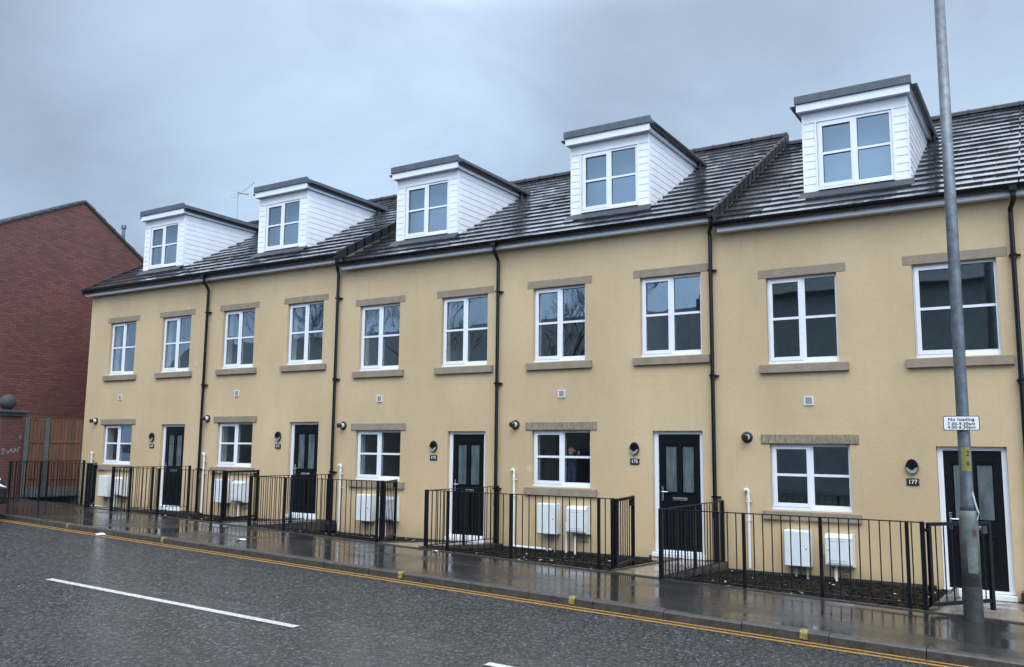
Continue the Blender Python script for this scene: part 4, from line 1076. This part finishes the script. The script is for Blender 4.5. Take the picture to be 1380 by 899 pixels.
# ---------------------------------------------------------------- parked car at the left edge
def car():
    ox, oy = 2.70, -4.98; z0 = zr(.5, -5)
    h = thing('parked_car', (ox-2.1, oy, z0), 'dark parked car nosing in at the left edge by the kerb', 'car')
    # side profile (x from nose, z), lofted across the width with tumblehome
    prof = [(.02, .28), (0, .42), (.03, .60), (.12, .74), (.55, .86), (1.05, .93), (1.55, 1.20), (1.95, 1.42), (2.6, 1.48), (3.3, 1.42), (3.85, 1.10), (4.15, .98), (4.2, .60), (4.15, .30)]
    ws = [(-.80, .90), (-.86, .97), (-.80, 1.0)]
    m = MB(); secs = []
    for t in (-1, -.96, -.8, -.4, 0, .4, .8, .96, 1):
        row = []
        for (px, pz) in prof:
            half = .86-(.22*max(0, pz-.95)); nose = .10*abs(t)**3 if px < 1 else (-.06*abs(t)**3 if px > 3.6 else 0)
            edge = 1 if abs(t) < .97 else .93
            zz = .28+(pz-.28)*(edge if abs(t) > .9 else 1)
            row.append((ox-px-nose, oy+half*t, z0+zz))
        secs.append(row)
    n = len(prof); V = [v for r in secs for v in r]; F = []
    for s in range(len(secs)-1):
        for k in range(n): F.append((s*n+k, s*n+(k+1) % n, (s+1)*n+(k+1) % n, (s+1)*n+k))
    F.append(tuple(range(n))); F.append(tuple(range((len(secs)-1)*n, len(secs)*n)))
    m.add(V, F); bd = m.build('body', 'car_body', h, smooth=False)
    for s in (-1, 1):
        m = MB()
        m.add([(ox-.06, oy+s*.50, z0+.60), (ox-.13, oy+s*.83, z0+.62), (ox-.42, oy+s*.865, z0+.74), (ox-.40, oy+s*.78, z0+.845), (ox-.10, oy+s*.52, z0+.745),
               (ox-.2, oy+s*.5, z0+.62), (ox-.5, oy+s*.7, z0+.74)], [(0, 1, 4), (1, 2, 3), (1, 3, 4), (0, 4, 5), (3, 2, 6), (5, 4, 3, 6), (0, 5, 6, 2, 1)])
        o = m.build('headlight', 'headlamp', h)
        for v in o.data.vertices: pass
        for xx in (.85, 3.4):
            m = MB(); m.lathe((ox-xx, oy+s*.78, z0+.31), [(.20, -.1*s), (.31, -.1*s), (.32, .0), (.31, .1*s), (.20, .105*s)], 24, 'y'); w = m.build('wheel', 'rubber', h)
            m = MB(); m.lathe((ox-xx, oy+s*.78, z0+.31), [(.03, .112*s), (.20, .108*s), (.20, .09*s)], 16, 'y'); m.build('rim', 'grey_plastic', w)
        m = MB(); m.add([(ox-1.65, oy+s*.80, z0+1.0), (ox-3.6, oy+s*.80, z0+1.02), (ox-3.2, oy+s*.775, z0+1.34), (ox-2.1, oy+s*.775, z0+1.36)], [(0, 1, 2, 3)]); m.build('side_window', 'car_trim', h)
    m = MB(); m.box(ox-.01, ox+.02, oy-.5, oy+.5, z0+.34, z0+.50, .01); m.build('grille', 'car_trim', h)
car()

# ---------------------------------------------------------------- child at the window
def child():
    hx = HX[3]; x, y = 13.545-.0, .21; zf_ = LT[3]-1.048+.005
    h = thing('person', (x, y, zf_), 'small child in navy clothes standing on the inner window ledge and waving', 'person')
    def skin(name, pts, edges, rad, mat, root=0, parent=h, sub=2):
        me = bpy.data.meshes.new(name); me.from_pydata([tuple(Vector(p)) for p in pts], edges, [])
        o = bpy.data.objects.new(name, me); COL.objects.link(o); o.parent = parent
        sm = o.modifiers.new('Skin', 'SKIN'); sm.use_smooth_shade = True
        sv = me.skin_vertices[0].data
        for k, r_ in enumerate(rad): sv[k].radius = (r_, r_) if not isinstance(r_, tuple) else r_; sv[k].use_root = (k == root)
        sb = o.modifiers.new('Sub', 'SUBSURF'); sb.levels = sub; sb.render_levels = sub
        me.materials.append(M[mat]); WO[o.name] = WO[parent.name] if parent is not h else Vector((x, y, zf_)); return o
    # body (skin): legs, torso, neck, arms in one surface
    P = [(0, 0, .33), (0, 0, .45), (0, 0, .52), (0, 0, .565), (0, -.005, .60),
         (-.045, 0, .30), (-.05, -.01, .17), (-.05, .0, .035), (-.05, -.05, .02),
         (.045, 0, .30), (.05, -.01, .17), (.05, .0, .035), (.05, -.05, .02),
         (-.085, 0, .515), (-.115, -.02, .41), (-.10, -.06, .33),
         (.085, 0, .515), (.165, -.04, .49), (.185, -.07, .60)]
    E_ = [(0, 1), (1, 2), (2, 3), (3, 4), (0, 5), (5, 6), (6, 7), (7, 8), (0, 9), (9, 10), (10, 11), (11, 12), (2, 13), (13, 14), (14, 15), (2, 16), (16, 17), (17, 18)]
    rd = [.066, .062, .060, .028, .028, .044, .034, .022, .018, .044, .034, .022, .018, .030, .023, .016, .030, .023, .015]
    body = skin('body', P, E_, rd, 'skin')
    # clothes: slightly larger shell
    P2 = P[:3]+[P[5], P[6], (-.05, 0, .08), P[9], P[10], (.05, 0, .08), P[13], P[14], (-.103, -.05, .35), P[16], P[17], (.182, -.064, .575)]
    E2 = [(0, 1), (1, 2), (0, 3), (3, 4), (4, 5), (0, 6), (6, 7), (7, 8), (2, 9), (9, 10), (10, 11), (2, 12), (12, 13), (13, 14)]
    skin('clothing', P2, E2, [.078, .074, .068, .054, .044, .036, .054, .044, .036, .040, .033, .027, .040, .033, .025], 'navy_cloth', parent=body)
    for s in (-1, 1):
        m = MB(); m.lathe((x+s*.05, y-.02, zf_), [(.02, .0), (.032, .006), (.034, .03), (.022, .05)], 12); m.build('shoe', 'pale_cloth', body)
    # head with features
    m = MB(); cz = .665; c_ = Vector((x, y-.01, zf_+cz))
    nb, nr = 20, 14
    for j in range(nr+1):
        th = pi*j/nr
        for k in range(nb):
            ph = 2*pi*k/nb; sx, sy, sz = sin(th)*cos(ph), sin(th)*sin(ph), cos(th)
            r_ = Vector((.066*sx, .076*sy, .086*sz))
            if sz < 0: r_.x *= 1-.25*abs(sz); r_.y *= 1-.12*abs(sz)
            if sy < -.6 and abs(sx) < .22 and -.35 < sz < .05: r_.y -= .012*(1-abs(sx)/.22)
            if sy < -.4 and .05 < sz < .3 and .2 < abs(sx) < .6: r_.y += .006
            m.v.append(tuple(c_+r_))
    for j in range(nr):
        for k in range(nb): m.f.append((j*nb+k, j*nb+(k+1) % nb, (j+1)*nb+(k+1) % nb, (j+1)*nb+k))
    m.build('head', 'skin', body, smooth=True)
    m = MB()
    for s in (-1, 1): m.lathe((x+s*.067, y, zf_+cz-.005), [(.006, -.012), (.017, -.006), (.017, .006), (.006, .010)], 10, 'y')
    m.build('ears', 'skin', body)
    m = MB()
    for s in (-1, 1): m.lathe((x+s*.024, y-.081, zf_+cz+.004), [(.003, -.004), (.0085, -.002), (.0085, .006)], 10, 'y')
    m.build('eyes', 'hair', body)
    m = MB(); V = []
    for k in range(9):
        t = -1+2*k/8; xx = .032*t; V.append((x+xx, y-.080+.010*t*t, zf_+cz-.040+.010*t*t)); V.append((x+xx, y-.078+.010*t*t, zf_+cz-.060+.020*t*t))
    m.add(V, [(2*k, 2*k+1, 2*k+3, 2*k+2) for k in range(8)]); m.build('smile', 'pale_cloth', body)
    m = MB()
    for j in range(9):
        th = (pi*.50)*j/8
        for k in range(nb):
            ph = 2*pi*k/nb; low = 1.0+(.35 if sin(ph) > -.15 else -.27)
            t2 = th*low; sx, sy, sz = sin(t2)*cos(ph), sin(t2)*sin(ph), cos(t2)
            m.v.append((c_.x+.071*sx, c_.y+.002+.081*sy, c_.z+.005+.088*sz))
    for j in range(8):
        for k in range(nb): m.f.append((j*nb+k, j*nb+(k+1) % nb, (j+1)*nb+(k+1) % nb, (j+1)*nb+k))
    m.build('hair', 'hair', body, smooth=True)
    # raised hand: palm, four fingers, thumb
    m = MB(); p0 = Vector((x+.185, y-.072, zf_+.605))
    def seg(a, b, r0, r1): m.tube([p0+Vector(a), p0+(Vector(a)+Vector(b))/2+Vector((0, -.002, 0)), p0+Vector(b)], [r0, (r0+r1)/2, r1], 7)
    m.tube([p0+Vector((0, 0, -.012)), p0+Vector((0, 0, .012)), p0+Vector((0, -.001, .034))], [.013, .019, .017], 10)
    for dx, l_, an in ((-.015, .026, -.22), (-.005, .031, -.06), (.006, .029, .08), (.015, .023, .26)):
        seg((dx, 0, .030), (dx+l_*sin(an), -.004, .030+l_*cos(an)), .0055, .0042)
    seg((-.014, -.002, .006), (-.034, -.006, .022), .006, .0048)
    m.build('hand', 'skin', body, smooth=True)
    m = MB(); p0 = Vector((x-.10, y-.066, zf_+.315))
    m.tube([p0+Vector((0, 0, .015)), p0, p0+Vector((0, -.004, -.022))], [.013, .017, .015], 8)
    for dx, l_ in ((-.012, .020), (-.004, .025), (.004, .024), (.012, .019)):
        seg((dx, -.004, -.020), (dx, -.014, -.020-l_), .005, .004)
    seg((.013, -.002, -.004), (.024, -.012, -.018), .0055, .0045)
    m.build('hand', 'skin', body, smooth=True)
child()

# ---------------------------------------------------------------- litter
def litter():
    for (x, y, z, s, lab) in ((6.08, -4.28, zr(6.08, -4.28), .11, 'crumpled white paper lying in the gutter by the kerb'), (9.15, -3.64, zp(9.15, -3.64), .09, 'flattened pale scrap of paper on the wet pavement'),
                              (12.55, -2.62, zp(12.55, -2.6), .05, 'small pale scrap beside the railing post at house 175')):
        rr = random.Random(int(x*10)); m = MB(); n = 7
        for a in range(n):
            for b in range(n):
                u, v = a/(n-1)-.5, b/(n-1)-.5
                m.v.append((x+u*s*2*(1+rr.uniform(-.2, .2)), y+v*s*1.2*(1+rr.uniform(-.2, .2)), z+.008+rr.uniform(0, .3)*s*(1-abs(u)*1.6)))
        for a in range(n-1):
            for b in range(n-1): k = a*n+b; m.f.append((k, k+n, k+n+1, k+1))
        o = m.build('paper_scrap', 'paper'); tag(o, lab, 'litter', 'paper litter')
litter()

# ---------------------------------------------------------------- across the road (seen mirrored in the windows)
def opposite():
    def block(x0, x1, y0, y1, zb, ze, zr_, mat, label, roofm='slate', wins=True):
        h = thing('opposite_building', ((x0+x1)/2, (y0+y1)/2, zb), label, 'building')
        ym = (y0+y1)/2
        m = MB(); m.prism([(y0, zb), (y1, zb), (y1, ze), (ym, zr_), (y0, ze)], x0, x1, 'x'); m.build('wall', mat, h, origin=(x0, y1, zb))
        m = MB()
        for (ya, yb) in ((y1+.3, ym), (y0-.3, ym)):
            sl_ = (zr_-ze)/(ym-y1); za = ze+.3*sl_*1; 
            m.add([(x0-.2, ya, ze-.1), (x1+.2, ya, ze-.1), (x1+.2, yb, zr_+.12), (x0-.2, yb, zr_+.12), (x0-.2, ya, ze-.02), (x1+.2, ya, ze-.02), (x1+.2, yb, zr_+.2), (x0-.2, yb, zr_+.2)],
                  [(0, 1, 2, 3), (4, 5, 6, 7), (0, 1, 5, 4), (1, 2, 6, 5), (3, 0, 4, 7)])
        ro = m.build('roof', roofm, h)
        x = x0+4
        while x < x1-1:
            m = MB(); m.box(x-.32, x+.32, ym-.3, ym+.3, zr_-.3, zr_+.6, .03)
            for q in (-.15, .15): m.lathe((x+q, ym, 0), [(.09, zr_+.6), (.07, zr_+.8)], 10)
            m.build('chimney', mat, ro, origin=(x, ym, zr_)); x += 12
        x = x0+1.4; k = 0
        while x < x1-1 and wins:
            for z in (zb+1.0, zb+3.8):
                m = MB(); m.box(x-.5, x+.5, y1, y1+.03, z, z+1.4); w = m.build('window', 'grey_post', h)
                m = MB(); m.box(x-.42, x+.42, y1+.03, y1+.035, z+.08, z+1.32); m.build('glass_pane', 'gasket', w)
            x += 2.8
    block(-34, 7.5, -32, -25, -.9, 5.6, 8.6, 'far_brick', 'long two storey brick terrace across the road, mirrored in the left upper windows')
    block(9.5, 30, -34, -25.5, -1.2, 8.6, 12.0, 'far_render', 'tall dull rendered hall across the road, mirrored in the right upper windows', wins=False)
    # bare winter trees
    def tree(x, y, zb, hgt, sd, lab):
        rr = random.Random(sd); h = thing('bare_tree', (x, y, zb), lab, 'tree', 'bare trees across the road')
        tr = MB(); cr = MB()
        def branch(p, d, L_, r, lev):
            n = 4; pts = [p]; rad = [r]; q = p.copy(); dd = d.copy()
            for k in range(n):
                dd = (dd+Vector((rr.uniform(-.16, .16), rr.uniform(-.16, .16), rr.uniform(-.04, .12)))).normalized(); q = q+dd*L_/n; pts.append(q.copy()); rad.append(r*(1-.45*(k+1)/n))
            (tr if lev == 0 else cr).tube(pts, rad, 8 if lev == 0 else (5 if lev < 3 else 3), cap=False)
            if lev >= 5: return
            nb = 3 if lev < 2 else 4
            for k in range(nb+(lev == 0)*2):
                s = rr.uniform(.45, 1.0); idx = min(n, int(s*n)+1)
                a = rr.uniform(0, 2*pi); sp = rr.uniform(.35, .85)
                ax = Vector((cos(a), sin(a), 0)); nd = (dd*cos(sp)+ax*sin(sp)+Vector((0, 0, .12))).normalized()
                branch(pts[idx], nd, L_*rr.uniform(.5, .78), max(.011, rad[idx]*rr.uniform(.42, .62)), lev+1)
        branch(Vector((x, y, zb)), Vector((0, 0, 1)), hgt*.32, .2, 0)
        tr.build('trunk', 'tree_bark', h, fix=False); cr.build('crown', 'tree_bark', h, fix=False)
    tree(2.6, -19.5, -.65, 15.5, 11, 'bare winter tree across the road opposite house 169')
    tree(-4.5, -20, -.5, 15, 12, 'bare winter tree across the road opposite the brick gable')
    tree(-13, -20, -.3, 15, 13, 'bare winter tree across the road farthest to the left')
opposite()
bpy.context.view_layer.update()
